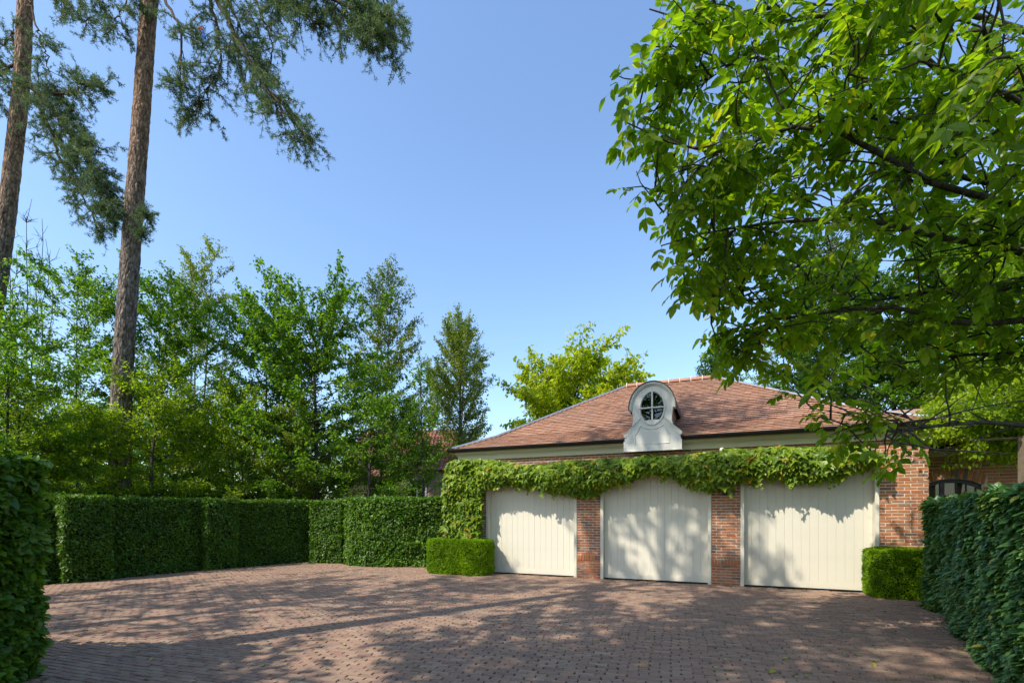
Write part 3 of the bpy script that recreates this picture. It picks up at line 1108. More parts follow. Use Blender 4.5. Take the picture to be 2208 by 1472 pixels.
# window of the wing
mb = MB()
for x0, x1 in ((WIN[0] + 0.002, WIN[0] + 0.05), (5.255, 5.325), (WIN[1] - 0.075, WIN[1] - 0.002)):
    mb.box((x0, WY + 0.06, WIN[2]), (x1, WY + 0.12, float(arch_top((x0 + x1) / 2)) - 0.012))
for a, b in zip(xs[:-1], xs[1:]):
    za, zb = arch_top(a) - 0.003, arch_top(b) - 0.003
    V = [(a, WY + 0.058, za - 0.07), (b, WY + 0.058, zb - 0.07), (b, WY + 0.058, zb), (a, WY + 0.058, za), (a, WY + 0.118, za - 0.07), (b, WY + 0.118, zb - 0.07), (b, WY + 0.118, zb), (a, WY + 0.118, za)]
    mb.add(V, [(0, 1, 2, 3), (0, 4, 5, 1), (7, 6, 5, 4)])
mb.box((WIN[0] + 0.002, WY + 0.056, WIN[2]), (WIN[1] - 0.002, WY + 0.122, WIN[2] + 0.06))
win = mb.build('window', M_black, wing)
mb = MB()
barx = [5.50, 5.652]
for x in barx:
    mb.box((x - 0.011, WY + 0.07, WIN[2] + 0.06), (x + 0.011, WY + 0.10, float(arch_top(x)) - 0.07))
for z in (1.28, 1.86):
    mb.box((WIN[0] + 0.05, WY + 0.072, z - 0.010), (WIN[1] - 0.07, WY + 0.098, z + 0.010))
mb.build('glazing_bar', M_black, win)
cells_x = [(WIN[0] + 0.05, 5.255), (5.325, 5.489), (5.511, 5.641), (5.663, WIN[1] - 0.075)]
for x0, x1 in cells_x:
    for z0, z1 in ((WIN[2] + 0.06, 1.27), (1.29, 1.85), (1.87, None)):
        zt0 = z1 if z1 else float(arch_top(x0)) - 0.07
        zt1 = z1 if z1 else float(arch_top(x1)) - 0.07
        mb = MB()
        mb.add([(x0, WY + 0.085, z0), (x1, WY + 0.085, z0), (x1, WY + 0.085, zt1), (x0, WY + 0.085, zt0), (x0, WY + 0.09, z0), (x1, WY + 0.09, z0), (x1, WY + 0.09, zt1), (x0, WY + 0.09, zt0)], [(0, 1, 2, 3), (7, 6, 5, 4)])
        mb.build('pane', M_glass, win)
mb = MB()
mb.box((WIN[0] - 0.1, WY + 0.32, 0.5), (WIN[1] + 0.1, WY + 0.34, 2.5))
mb.build('blind', M_blind, wing)
mb = MB()
mb.box((WX0, WY - 0.07, 2.60), (WX1, WY - 0.006, 2.67))
mb.box((WX0, WY - 0.12, 2.671), (WX1, WY - 0.002, 2.73))
mb.build('cornice', M_fascia, wing)
mb = MB()
half_gutter((WX0 + 0.1, WY - 0.19, 2.80), (WX1, WY - 0.19, 2.80), mb)
mb.build('gutter', M_black, wing)
mb = MB()
V = [(WX0 + 0.1, WY - 0.13, 2.80), (WX1, WY - 0.13, 2.80), (WX1, WY + 2.6, 4.0), (WX0 + 0.1, WY + 2.6, 4.0), (WX1, WY + 5.3, 2.8), (WX0 + 0.1, WY + 5.3, 2.8)]
mb.add(V, [(0, 1, 2, 3), (3, 2, 4, 5)])
mb.build('roof', M_tile, wing)

# ------------------------------------------------------------------ neighbour's house far behind the hedge
HX, HY_ = -9.6, 26.5
house = thing('house', 'pale brick house with an orange pantile roof glimpsed between the trees', 'house', (HX, HY_, 0), math.radians(-8))
def gable_block(name, x0, x1, y0, y1, ez, rz, parent, ridge_x=True):
    mb = MB()
    mb.box((x0, y0, -0.05), (x1, y1, ez))
    ym = (y0 + y1) / 2
    for x in (x0, x1):
        mb.add([(x, y0, ez), (x, y1, ez), (x, ym, rz)], [(0, 1, 2)])
    w = mb.build('wall', M_pale_mortar, parent)
    bb = MB()
    for ci in range(int(ez / 0.075)):
        x = x0 - (0.11 if ci % 2 else 0)
        while x < x1:
            a, b = max(x, x0), min(x + 0.22, x1)
            x += 0.22
            if b - a > 0.05:
                bb.box((a + 0.007, y0 - 0.01, ci * 0.075 + 0.007), (b - 0.007, y0 + 0.005, (ci + 1) * 0.075 - 0.007))
    bb.build('bricks', M_pale_brick, w, 'stuff')
    mb = MB()
    mb.add([(x0 - 0.2, y0 - 0.25, ez - 0.1), (x1 + 0.2, y0 - 0.25, ez - 0.1), (x1 + 0.2, ym, rz + 0.05), (x0 - 0.2, ym, rz + 0.05), (x1 + 0.2, y1 + 0.25, ez - 0.1), (x0 - 0.2, y1 + 0.25, ez - 0.1)], [(0, 1, 2, 3), (3, 2, 4, 5)])
    r = mb.build('roof', M_pantile, parent)
    # pantile rolls
    sl_ = math.hypot(ym - y0 + 0.25, rz + 0.15 - ez)
    d = np.array([0, ym - y0 + 0.25, rz + 0.15 - ez]) / sl_
    nrm = np.array([0, -d[2], d[1]])
    tb = MB()
    k = 0
    tv = [(-0.11, 0.0), (-0.05, 0.055), (0.02, 0.06), (0.06, 0.0), (0.11, -0.005)]
    nrow = int(sl_ / 0.30)
    for q in range(nrow):
        x = x0 - 0.15
        while x < x1 + 0.15:
            b = np.array([x, y0 - 0.25, ez - 0.1]) + d * (q * 0.30)
            e = b + d * 0.33
            V = [b + np.array([c, 0, 0]) + nrm * (h + 0.035) for c, h in tv] + [e + np.array([c, 0, 0]) + nrm * (h + 0.006) for c, h in tv]
            tb.add(V, [(i, i + 1, 6 + i, 5 + i) for i in range(4)])
            x += 0.215
    tb.build('pantiles', M_pantile, r, 'stuff')
    return w, r
w1, r1 = gable_block('main', 0, 5.6, 1.2, 6.2, 3.7, 6.6, house)
w2, r2 = gable_block('side', 3.6, 7.6, -1.6, 1.0, 3.75, 5.2, house)
mb = MB()
mb.box((1.6, 3.3, 5.6), (2.3, 4.1, 7.3))
mb.box((1.52, 3.22, 7.1), (2.38, 4.18, 7.2))
mb.build('chimney', M_pale_brick, r1)
def house_window(x, y, z0, z1, w):
    mb = MB()
    for a, b, c, d in ((x, x + 0.08, z0, z1), (x + w - 0.08, x + w, z0, z1), (x + w / 2 - 0.04, x + w / 2 + 0.04, z0, z1), (x + 0.08, x + w - 0.08, z1 - 0.08, z1 - 0.001), (x + 0.08, x + w - 0.08, z0 + 0.001, z0 + 0.08)):
        mb.box((a, y - 0.05, c), (b, y + 0.02, d))
    f = mb.build('window', M_white, house)
    mb = MB()
    mb.box((x - 0.08, y - 0.09, z0 - 0.08), (x + w + 0.08, y + 0.02, z0 - 0.002))
    mb.build('sill', M_white, f)
    mb = MB()
    mb.box((x + 0.08, y - 0.025, z0 + 0.08), (x + w - 0.08, y - 0.014, z1 - 0.08))
    mb.build('pane', M_glass, f)
house_window(4.7, -1.6, 2.2, 3.3, 0.95)
house_window(0.6, 1.2, 1.1, 2.5, 1.1)
# ------------------------------------------------------------------ vegetation
def perp(d):
    d = unit(d)
    a = np.array([0, 0, 1.0]) if abs(d[2]) < 0.9 else np.array([1.0, 0, 0])
    x = unit(np.cross(d, a))
    return x, np.cross(d, x)


def curve_branch(P0, d, L, n, rise=0.0, wob=0.08):
    """points of a branch that bends up (rise > 0) or droops (rise < 0)"""
    P = [np.array(P0, float)]
    d = unit(d)
    st = L / n
    for k in range(n):
        d = unit(d + np.array([0, 0, rise * st]) + rng.normal(0, wob, 3))
        P.append(P[-1] + d * st)
    return np.array(P)


class Twigs:
    def __init__(self):
        self.a, self.b = [], []

    def add(self, P, t0=0.0):
        k0 = int(len(P) * t0)
        for i in range(k0, len(P) - 1):
            self.a.append(P[i])
            self.b.append(P[i + 1])

    def leaves(self, per_m, size, droop=0.5, spread=0.05, var=0.3, side=1.0, up=1.0):
        A, B = np.array(self.a), np.array(self.b)
        L = np.linalg.norm(B - A, axis=1)
        cnt = rng.poisson(L * per_m)
        i = np.repeat(np.arange(len(A)), cnt)
        t = rng.random(len(i))[:, None]
        P = A[i] * (1 - t) + B[i] * t + rng.normal(0, spread, (len(i), 3))
        d = unit(B - A)[i]
        tip = d * 0.5 + rand_unit(len(i)) * side + np.array([0, 0, -droop])
        nrm = np.array([0, 0, up]) + rand_unit(len(i)) * 0.7
        S = size * np.exp(rng.normal(0, var * 0.7, len(i)))
        return P, frames(tip, nrm), S


def make_tree(name, label, base, top, r0, prof, mat, bark, n_main=36, elev=(10, 55), rise=0.05, sec=5.0, sec_len=0.6, leaf=0.1, per_m=34, droop=0.5,
              tpl=LEAF2, cat='tree', first=0.12, stems=1, group=None, leader=True, wob=0.07, spread=0.05, sub=True, hide_in_frame=False, lean=None):
    reseed(label)
    base, top = np.array(base, float), np.array(top, float)
    t = thing(name, label, cat, tuple(base), 0, group)
    H = top[2] - base[2]
    if not hide_in_frame:
        sec, per_m, n_main = sec * 1.35, per_m * 1.9, int(n_main * 1.2)
    wood = MB()
    tw = Twigs()
    for s in range(stems):
        b = base + (rng.normal(0, 0.12, 3) * np.array([1, 1, 0]) if stems > 1 else 0)
        tp = top + (rng.normal(0, 1, 3) * np.array([prof[0][1] * 0.0 + 0.5, 0.5, H * 0.06]) if stems > 1 and s else 0)
        n = 14
        k = np.linspace(0, 1, n)[:, None]
        TP = b * (1 - k) + tp * k + np.array([0.12, 0.12, 0]) * (vnoise(np.concatenate([k * 3, k * 0 + s, k * 0], 1), 1.0, int(abs(base[0] * 13)) + s)[:, None] - 0.5) * (k > 0) * min(H * 0.25, 2.0)
        TR = r0 * (1 - 0.93 * k[:, 0]) / (1 if stems == 1 else 1.3)
        wood.tube(TP - base, TR, 9)
        if leader:
            tw.add(TP[-4:], 0.0)
        nm = max(4, n_main // stems)
        for q in range(nm):
            f = first + (1 - first) * ((q + rng.random()) / nm) ** 0.9
            f = min(f, 0.985)
            x = f * (n - 1)
            i = int(x)
            P0 = TP[i] * (1 - x + i) + TP[min(i + 1, n - 1)] * (x - i)
            az = q * 2.399 + rng.normal(0, 0.35)
            el = math.radians(elev[0] + (elev[1] - elev[0]) * f + rng.normal(0, 7))
            R = float(np.interp(f, [p[0] for p in prof], [p[1] for p in prof])) * rng.uniform(0.72, 1.12)
            L = max(R / max(math.cos(el), 0.35), 0.25)
            d = np.array([math.cos(az) * math.cos(el), math.sin(az) * math.cos(el), math.sin(el)])
            nb = max(4, int(L / 0.28))
            BP = curve_branch(P0, d, L, nb, rise, wob)
            wood.tube(BP - base, np.linspace(max(0.012, r0 * 0.32 * (1 - f * 0.7)), 0.005, nb + 1), 5, cap=False)
            tw.add(BP, 0.45)
            ns = int(L * sec)
            for w in range(ns):
                u = 0.18 + 0.82 * (w + rng.random()) / max(ns, 1)
                x = min(u, 0.999) * nb
                i = int(x)
                Q0 = BP[i] * (1 - x + i) + BP[i + 1] * (x - i)
                dd = unit(BP[i + 1] - BP[i])
                s1, s2 = perp(dd)
                sg = 1 if w % 2 else -1
                ang = rng.normal(0, 0.5)
                d2 = unit(dd * rng.uniform(0.5, 1.0) + sg * (s1 * math.cos(ang) + s2 * math.sin(ang)) * rng.uniform(0.6, 1.0))
                l2 = sec_len * (1.15 - 0.6 * u) * rng.uniform(0.6, 1.3)
                SP = curve_branch(Q0, d2, l2, 4, rise * 1.2 - droop * 0.1, 0.12)
                wood.tube(SP - base, np.linspace(0.007, 0.003, 5), 3, cap=False)
                tw.add(SP, 0.1)
    P, R, S = tw.leaves(per_m, leaf, droop, spread)
    # thin the crown in patches so that the sky shows through
    nz = vnoise(P, 1.1, 5)
    keep = rng.random(len(P)) < np.clip(1.5 * nz + 0.15, 0.2, 1)
    P, R, S = P[keep], R[keep], S[keep]
    if hide_in_frame:
        k = ~in_frame(P, 60)
        P, R, S = P[k], R[k], S[k]
    wood.build('trunk', bark, t, smooth=True)
    mb = MB()
    put_leaves(mb, tpl, P - base, R, S)
    o = mb.build('crown', mat, t, 'stuff')
    return t, P


def tree_px(name, label, px, py_top, Z, prof_px, mat, bark, r0=0.09, base_px=None, Zb=None, **kw):
    """a tree whose top stands at a point of the photo; prof in photo pixels of half width"""
    top = at(px, py_top, Z)
    b = at(base_px if base_px is not None else px, HY, Zb or Z)
    base = np.array([b[0], b[1], 0.0])
    prof = [(f, w * Z / FPX) for f, w in prof_px]
    return make_tree(name, label, base, top, r0, prof, mat, bark, **kw)


# trees beyond the left hedge, from left to right
tree_px('leafy_tree', 'broad green tree at the far left edge beside the left pine trunk', 20, 690, 11.5, [(0, 100), (.4, 170), (.8, 150), (1, 50)], M_cherry, M_bark, r0=0.06, n_main=40, sec_len=0.55, leaf=0.085, per_m=34, elev=(0, 38))
tree_px('leafy_tree', 'loose green tree with arching sprays left of the tall pine trunk', 165, 612, 16.6, [(0, 80), (.35, 170), (.7, 170), (.9, 120), (1, 45)], M_cherry, M_bark, r0=0.07, n_main=48, sec_len=0.6, leaf=0.10, per_m=28, elev=(0, 40), rise=-0.02)
tree_px('leafy_tree', 'young green tree with upright shoots just right of the tall pine trunk', 345, 630, 18.0, [(0, 80), (.4, 140), (.8, 120), (1, 45)], M_cherry, M_bark, r0=0.07, n_main=46, sec_len=0.6, leaf=0.11, per_m=30, elev=(0, 48), rise=0.04)
tree_px('slender_tree', 'slender grey-green tree with a narrow pointed crown between pine trunk and spiky tree', 418, 575, 23.0, [(0, 70), (.3, 110), (.6, 100), (.85, 52), (1, 12)], M_birch, M_bark_grey, n_main=66, sec_len=0.65, leaf=0.095, per_m=28, elev=(15, 55), stems=3, rise=0.05)
# the cherry with its spiky leaders
cherry, cp = tree_px('cherry_tree', 'dark green spiky cherry tree with three tall leading shoots, middle of the tree row', 680, 690, 17.5, [(0, 150), (.3, 195), (.55, 190), (.8, 170), (1, 90)], M_cherry, M_bark, r0=0.12, n_main=58, sec_len=0.6, leaf=0.12, per_m=26, elev=(-2, 40), rise=0.04, sec=4.8, droop=0.7)
reseed('leaders')
tb = np.array([cherry.location[0], cherry.location[1], 0])
wood, tw = MB(), Twigs()
for (x0, y0, x1, y1, L) in ((700, 800, 735, 545, 1), (690, 780, 642, 600, 1), (680, 800, 505, 605, 1), (700, 780, 782, 600, 1), (660, 770, 560, 625, 1), (700, 760, 690, 622, 1)):
    a, b = at(x0, y0, 17.5), at(x1, y1, 17.3)
    n = 9
    k = np.linspace(0, 1, n)[:, None]
    BP = a * (1 - k) + b * k + rng.normal(0, 0.035, (n, 3)) + np.array([0, 0, -0.5]) * k * (1 - k)
    wood.tube(BP - tb, np.linspace(0.035, 0.006, n), 5)
    tw.add(BP, 0.05)
    for w in range(16):
        i = rng.integers(0, n - 1)
        d = unit(BP[i + 1] - BP[i]) * 0.7 + rand_unit(1)[0] * 0.7
        SP = curve_branch(BP[i], d, rng.uniform(0.2, 0.5) * (1.3 - i / n), 3, 0.1, 0.1)
        wood.tube(SP - tb, [0.006, 0.005, 0.004, 0.003], 3, cap=False)
        tw.add(SP)
P, R, S = tw.leaves(44, 0.12, 0.6, 0.03)
mb = MB()
put_leaves(mb, LEAF2, P - tb, R, S)
mb.build('leader_leaves', M_cherry, cherry, 'stuff')
wood.build('leading_shoots', M_bark, cherry, smooth=True)
tree_px('leafy_tree', 'rounded green tree filling the gap left of the spiky cherry', 570, 690, 18.6, [(0, 110), (.35, 150), (.65, 140), (.85, 110), (1, 50)], M_cherry, M_bark, r0=0.08, n_main=52, sec_len=0.6, leaf=0.11, per_m=30, elev=(0, 45), rise=0.03)
tree_px('slender_tree', 'slender grey-green conical tree rising just right of the spiky cherry', 815, 600, 22.0, [(0, 70), (.35, 100), (.6, 85), (.85, 45), (1, 10)], M_birch, M_bark_grey, n_main=70, sec_len=0.6, leaf=0.095, per_m=32, elev=(12, 55), stems=2, rise=0.05)
tree_px('slender_tree', 'lone slender grey-green tree with bare lower stems left of the lime tree', 992, 725, 25.0, [(0, 5), (.2, 60), (.4, 88), (.65, 74), (.85, 52), (1, 20)], M_birch, M_bark_grey, n_main=84, sec_len=0.6, leaf=0.10, per_m=30, elev=(20, 58), stems=4, rise=0.08, first=0.22)
tree_px('small_tree', 'thin young tree with a single upright shoot left of the lone slender tree', 908, 775, 17.0, [(0, 20), (.3, 85), (.6, 50), (1, 8)], M_cherry, M_bark, r0=0.05, n_main=26, sec_len=0.45, leaf=0.09, per_m=22, elev=(20, 60), first=0.3)
tree_px('small_tree', 'small layered tree with a thin dark trunk in front of the neighbouring house', 800, 800, 16.3, [(0, 60), (.3, 110), (.6, 120), (.85, 70), (1, 10)], M_cherry, M_bark, r0=0.085, n_main=30, sec_len=0.55, leaf=0.10, per_m=24, elev=(-2, 35), first=0.32, rise=-0.03, base_px=795)
tree_px('small_tree', 'small forked dark-stemmed tree behind the hedge right of the pine trunk', 350, 820, 15.2, [(0, 70), (.3, 130), (.6, 150), (.85, 90), (1, 15)], M_yellowish, M_bark, r0=0.085, n_main=34, sec_len=0.6, leaf=0.085, per_m=36, elev=(-2, 40), first=0.3, rise=-0.04, base_px=312)
tree_px('small_tree', 'fresh green layered tree low in front of the tall pine trunk', 195, 905, 14.0, [(0, 90), (.3, 150), (.6, 150), (.85, 100), (1, 20)], M_yellowish, M_bark, r0=0.075, n_main=40, sec_len=0.6, leaf=0.08, per_m=42, elev=(-2, 40), first=0.28, rise=-0.04)
tree_px('small_tree', 'fresh green bushy tree behind the near left hedge at the left edge', 45, 840, 12.0, [(0, 100), (.3, 150), (.6, 130), (.85, 90), (1, 20)], M_yellowish, M_bark, r0=0.075, n_main=44, sec_len=0.55, leaf=0.075, per_m=44, elev=(-2, 40), first=0.2, rise=-0.03)
tree_px('shrub', 'dense green shrub behind the hedge at the foot of the spiky cherry', 520, 870, 16.8, [(0, 90), (.3, 120), (.6, 110), (.85, 70), (1, 15)], M_yellowish, M_bark, r0=0.05, n_main=46, sec_len=0.5, leaf=0.075, per_m=44, elev=(10, 60), first=0.08, stems=3, cat='shrub')
tree_px('shrub', 'greyish speckled shrub behind the hedge left of the thin dark trunk', 625, 925, 17.0, [(0, 80), (.3, 100), (.6, 90), (.85, 60), (1, 15)], M_birch, M_bark, r0=0.045, n_main=44, sec_len=0.45, leaf=0.07, per_m=44, elev=(15, 60), first=0.06, stems=3, cat='shrub')
tree_px('shrub', 'bright green low shrub showing over the hedge before the neighbouring house', 705, 1010, 19.0, [(0, 90), (.4, 95), (.8, 70), (1, 20)], M_yellowish, M_bark, r0=0.03, n_main=30, sec_len=0.35, leaf=0.07, per_m=44, elev=(15, 60), first=0.05, stems=3, cat='shrub')
tree_px('shrub', 'green shrub behind the hedge below the slender tree right of the pine', 430, 930, 18.5, [(0, 90), (.3, 110), (.6, 100), (.85, 60), (1, 15)], M_cherry, M_bark, r0=0.05, n_main=44, sec_len=0.45, leaf=0.08, per_m=40, elev=(10, 60), first=0.06, stems=3, cat='shrub')
tree_px('leafy_tree', 'mid green tree screening the orange roof of the neighbouring house', 862, 880, 20.5, [(0, 60), (.35, 95), (.65, 90), (.85, 60), (1, 20)], M_cherry, M_bark, r0=0.06, n_main=40, sec_len=0.5, leaf=0.095, per_m=30, elev=(5, 48), first=0.28)
tree_px('slender_tree', 'wispy grey-green tree behind the thin young tree', 945, 800, 30.0, [(0, 40), (.3, 55), (.6, 45), (.85, 30), (1, 8)], M_birch, M_bark_grey, n_main=36, sec_len=0.6, leaf=0.10, per_m=26, elev=(30, 65), stems=2)

# lime-green tree behind the garage
tree_px('lime_tree', 'bright yellow-green tree with large leaves rising behind the garage roof', 1240, 820, 25.0, [(0, 60), (.4, 145), (.6, 158), (.8, 150), (.93, 125), (1, 90)], M_catalpa, M_bark, r0=0.2, n_main=84, sec_len=0.9, leaf=0.21, per_m=18, elev=(-12, 30), rise=0.05, sec=3.2, first=0.3, droop=0.8, spread=0.08)
# trees behind the garage on the right
tree_px('leafy_tree', 'small green treetop peeping over the right end of the garage ridge', 1548, 770, 30.0, [(0, 30), (.5, 60), (.8, 55), (1, 12)], M_dark, M_bark, r0=0.15, n_main=40, sec_len=0.7, leaf=0.15, per_m=18, elev=(10, 55), first=0.45)
tree_px('slender_tree', 'blue-green wispy tree behind the right roof hip', 1655, 770, 34.0, [(0, 30), (.5, 40), (.8, 35), (1, 10)], M_birch, M_bark_grey, r0=0.1, n_main=40, sec_len=0.7, leaf=0.13, per_m=14, elev=(10, 60), first=0.4)
tree_px('large_tree', 'big dark green tree behind the right half of the garage', 1800, 600, 24.0, [(0, 60), (.4, 150), (.7, 150), (.9, 90), (1, 30)], M_dark, M_bark, r0=0.3, n_main=64, sec_len=0.9, leaf=0.15, per_m=26, elev=(0, 55), first=0.25)
tree_px('large_tree', 'big mid green tree behind the brick wing at the right edge', 2060, 560, 21.0, [(0, 80), (.4, 170), (.7, 160), (.9, 100), (1, 30)], M_cherry, M_bark, r0=0.28, n_main=64, sec_len=0.9, leaf=0.14, per_m=26, elev=(0, 55), first=0.2)
tree_px('large_tree', 'green tree beyond the right edge behind the brick wing', 2260, 520, 17.5, [(0, 80), (.4, 200), (.7, 180), (.9, 100), (1, 30)], M_yellowish, M_bark, r0=0.28, n_main=56, sec_len=0.9, leaf=0.13, per_m=24, elev=(0, 55), first=0.2)
tree_px('leafy_tree', 'dark green tree filling the gap low behind the right roof hip', 1745, 720, 28.0, [(0, 60), (.4, 75), (.7, 70), (.9, 45), (1, 15)], M_dark, M_bark, r0=0.2, n_main=44, sec_len=0.8, leaf=0.15, per_m=22, elev=(0, 55), first=0.2)
tree_px('leafy_tree', 'dark green tree low behind the corner of garage and wing', 1930, 740, 23.0, [(0, 90), (.4, 120), (.7, 110), (.9, 70), (1, 15)], M_cherry, M_bark, r0=0.2, n_main=50, sec_len=0.8, leaf=0.13, per_m=26, elev=(0, 55), first=0.15)

# far woodland that reads as one mass
n = 60000
ang = rng.uniform(-1.35, 1.35, n)
dist = rng.uniform(44, 62, n)
hz = np.where(ang < -0.32, 6.0, 3.5) + 4.0 * vnoise(np.stack([ang * 9, ang * 0, ang * 0], -1), 1.0, 9) + 1.5 * vnoise(np.stack([ang * 40, ang * 0, ang * 0], -1), 1.0, 4)
P = np.stack([np.sin(ang) * dist, np.cos(ang) * dist, rng.random(n) ** 0.8 * hz], -1)
mb = MB()
put_leaves(mb, LEAF2, P, frames(rand_unit(n), rand_unit(n) + np.array([0, 0, .6])), rng.uniform(0.35, 0.7, n))
o = mb.build('woodland', M_dark)
o['kind'] = 'stuff'
o['label'] = 'low dark green woodland closing the view far behind the trees'

# bare young tree between the two pines
bt = at(45, HY, 17.0)
bare = thing('bare_tree', 'leafless pale grey young tree beside the left pine trunk', 'tree', (bt[0], bt[1], 0))
wood = MB()
b0 = np.array([bt[0], bt[1], 0])
for (x1, y1) in ((62, 432), (30, 540), (100, 520), (110, 600), (20, 470), (85, 470)):
    a, b = np.array([bt[0], bt[1], 1.0]), at(x1, y1, 17.0)
    n = 12
    k = np.linspace(0, 1, n)[:, None]
    BP = a * (1 - k ** 0.8) + b * k ** 0.8 + rng.normal(0, 0.05, (n, 3)) * k
    BP[:, 0] += (BP[:, 0] - bt[0]) * 0.3 * np.sin(k[:, 0] * PI)
    wood.tube(BP - b0, np.linspace(0.035, 0.006, n), 5)
    for w in range(26):
        i = rng.integers(4, n - 1)
        d = unit(BP[i + 1] - BP[i]) * 0.8 + rand_unit(1)[0] * np.array([0.8, 0.8, 0.3])
        SP = curve_branch(BP[i], d, rng.uniform(0.4, 1.1) * (1.2 - i / n), 5, 0.25, 0.12)
        wood.tube(SP - b0, np.linspace(0.011, 0.005, 6), 3, cap=False)
        for q in range(2):
            T = curve_branch(SP[rng.integers(1, 5)], unit(SP[-1] - SP[0]) + rand_unit(1)[0] * 0.8, rng.uniform(0.15, 0.4), 3, 0.2, 0.12)
            wood.tube(T - b0, np.linspace(0.007, 0.004, 4), 3, cap=False)
wood.build('trunk', M_bark_grey, bare, smooth=True)


# ------------------------------------------------------------------ the two tall pines
def pine(label, pts, radii):
    """pts: trunk axis points in the world, bottom first"""
    pts = np.array(pts, float)
    base = pts[0].copy()
    t = thing('pine_tree', label, 'tree', tuple(base), 0)
    n = 240
    s = np.linspace(0, 1, n)
    zz = np.linspace(pts[0][2], pts[-1][2], n)
    X = np.interp(zz, pts[:, 2], pts[:, 0])
    Y = np.interp(zz, pts[:, 2], pts[:, 1])
    k = np.ones(15) / 15
    X = np.convolve(np.pad(X, 7, 'edge'), k, 'valid')
    R = np.interp(zz, pts[:, 2], radii)
    m = 40
    a = np.arange(m) * 2 * PI / m
    AA, ZZ = np.meshgrid(a, zz)
    RR = R[:, None] * np.ones(m)
    S = np.stack([np.cos(AA) * 2.6, np.sin(AA) * 2.6, ZZ * 2.2], -1)
    f = 1 - np.abs(2 * vnoise(S, 1.7, 3) - 1)
    g = vnoise(S, 5.5, 8)
    RR = RR * (1 + 0.10 * (0.55 - f) + 0.05 * (g - 0.5) + 0.05 * (vnoise(S, 0.35, 2) - 0.5))
    V = np.stack([X[:, None] + np.cos(AA) * RR, Y[:, None] + np.sin(AA) * RR, ZZ], -1) - base
    i = np.arange(n - 1)[:, None] * m
    j = np.arange(m)[None, :]
    kk = (j + 1) % m
    mb = MB()
    mb.add(V.reshape(-1, 3), np.stack([i + j, i + kk, i + m + kk, i + m + j], -1).reshape(-1, 4))
    mb.build('trunk', M_bark_pine, t, smooth=False)
    return t, base


def needle_tufts(P, D, S):
    """whorls of needles: P centre, D growth direction"""
    n, q = len(P), 16
    Pn = np.repeat(P, q, 0) + np.repeat(D, q, 0) * (rng.random(n * q) * 0.10 - 0.03)[:, None]
    Dn = unit(np.repeat(D, q, 0) * 0.75 + rand_unit(n * q))
    return Pn, frames(Dn, rand_unit(n * q)), np.repeat(S, q) * rng.uniform(0.7, 1.15, n * q)


def pine_limb(pts, wood, tufts, base, r0, twig_gap=0.16, twig_len=(0.5, 1.1), dens=1.0, droop=0.5, t0=0.12, spread=1.0):
    pts = np.array(pts, float)
    n = 26
    k = np.linspace(0, len(pts) - 1, n)
    LP = np.stack([np.interp(k, np.arange(len(pts)), pts[:, c]) for c in range(3)], -1)
    kk = np.ones(5) / 5
    LP = np.stack([np.convolve(np.pad(LP[:, c], 2, 'edge'), kk, 'valid') for c in range(3)], -1) + rng.normal(0, 0.03, (n, 3))
    wood.tube(LP - base, np.linspace(r0, 0.012, n), 6)
    L = np.linalg.norm(np.diff(LP, axis=0), axis=1).sum()
    m = int(L / twig_gap * dens)
    for w in range(m):
        u = t0 + (1 - t0) * (w + rng.random()) / m
        x = min(u, 0.995) * (n - 1)
        i = int(x)
        Q = LP[i] * (1 - x + i) + LP[i + 1] * (x - i)
        dd = unit(LP[i + 1] - LP[i])
        d2 = unit(dd * rng.uniform(0.3, 0.9) + rand_unit(1)[0] * np.array([1.0, 1.0, 0.6]) * spread)
        l2 = rng.uniform(*twig_len) * (1.15 - 0.5 * u)
        TP = curve_branch(Q, d2, l2, 7, -droop, 0.13)
        wood.tube(TP - base, np.linspace(0.014, 0.005, 8), 4, cap=False)
        tufts.append((TP[-1], unit(TP[-1] - TP[-2])))
        for j in range(2, 7):
            if rng.random() < 0.75:
                tufts.append((TP[j], unit(TP[j + 1] - TP[j] + rand_unit(1)[0] * 0.08)))
            for _ in range(rng.integers(0, 4)):
                d3 = unit(unit(TP[j + 1] - TP[j]) * 0.6 + rand_unit(1)[0])
                SP = curve_branch(TP[j], d3, rng.uniform(0.12, 0.34), 3, -droop * 0.6, 0.15)
                wood.tube(SP - base, [0.006, 0.005, 0.004, 0.003], 3, cap=False)
                for q in (1, 2, 3):
                    if q == 3 or rng.random() < 0.6:
                        tufts.append((SP[q], unit(SP[q] - SP[q - 1])))


def finish_pine(t, base, wood, tufts, size=0.095):
    P = np.array([a for a, _ in tufts])
    D = np.array([b for _, b in tufts])
    Pn, Rn, Sn = needle_tufts(P, D, np.full(len(P), size))
    mb = MB()
    put_leaves(mb, LEAFN, Pn - base, Rn, Sn)
    mb.build('needles', M_pine, t, 'stuff')
    wood.build('limbs', M_bark_pine_limb, t, smooth=True)


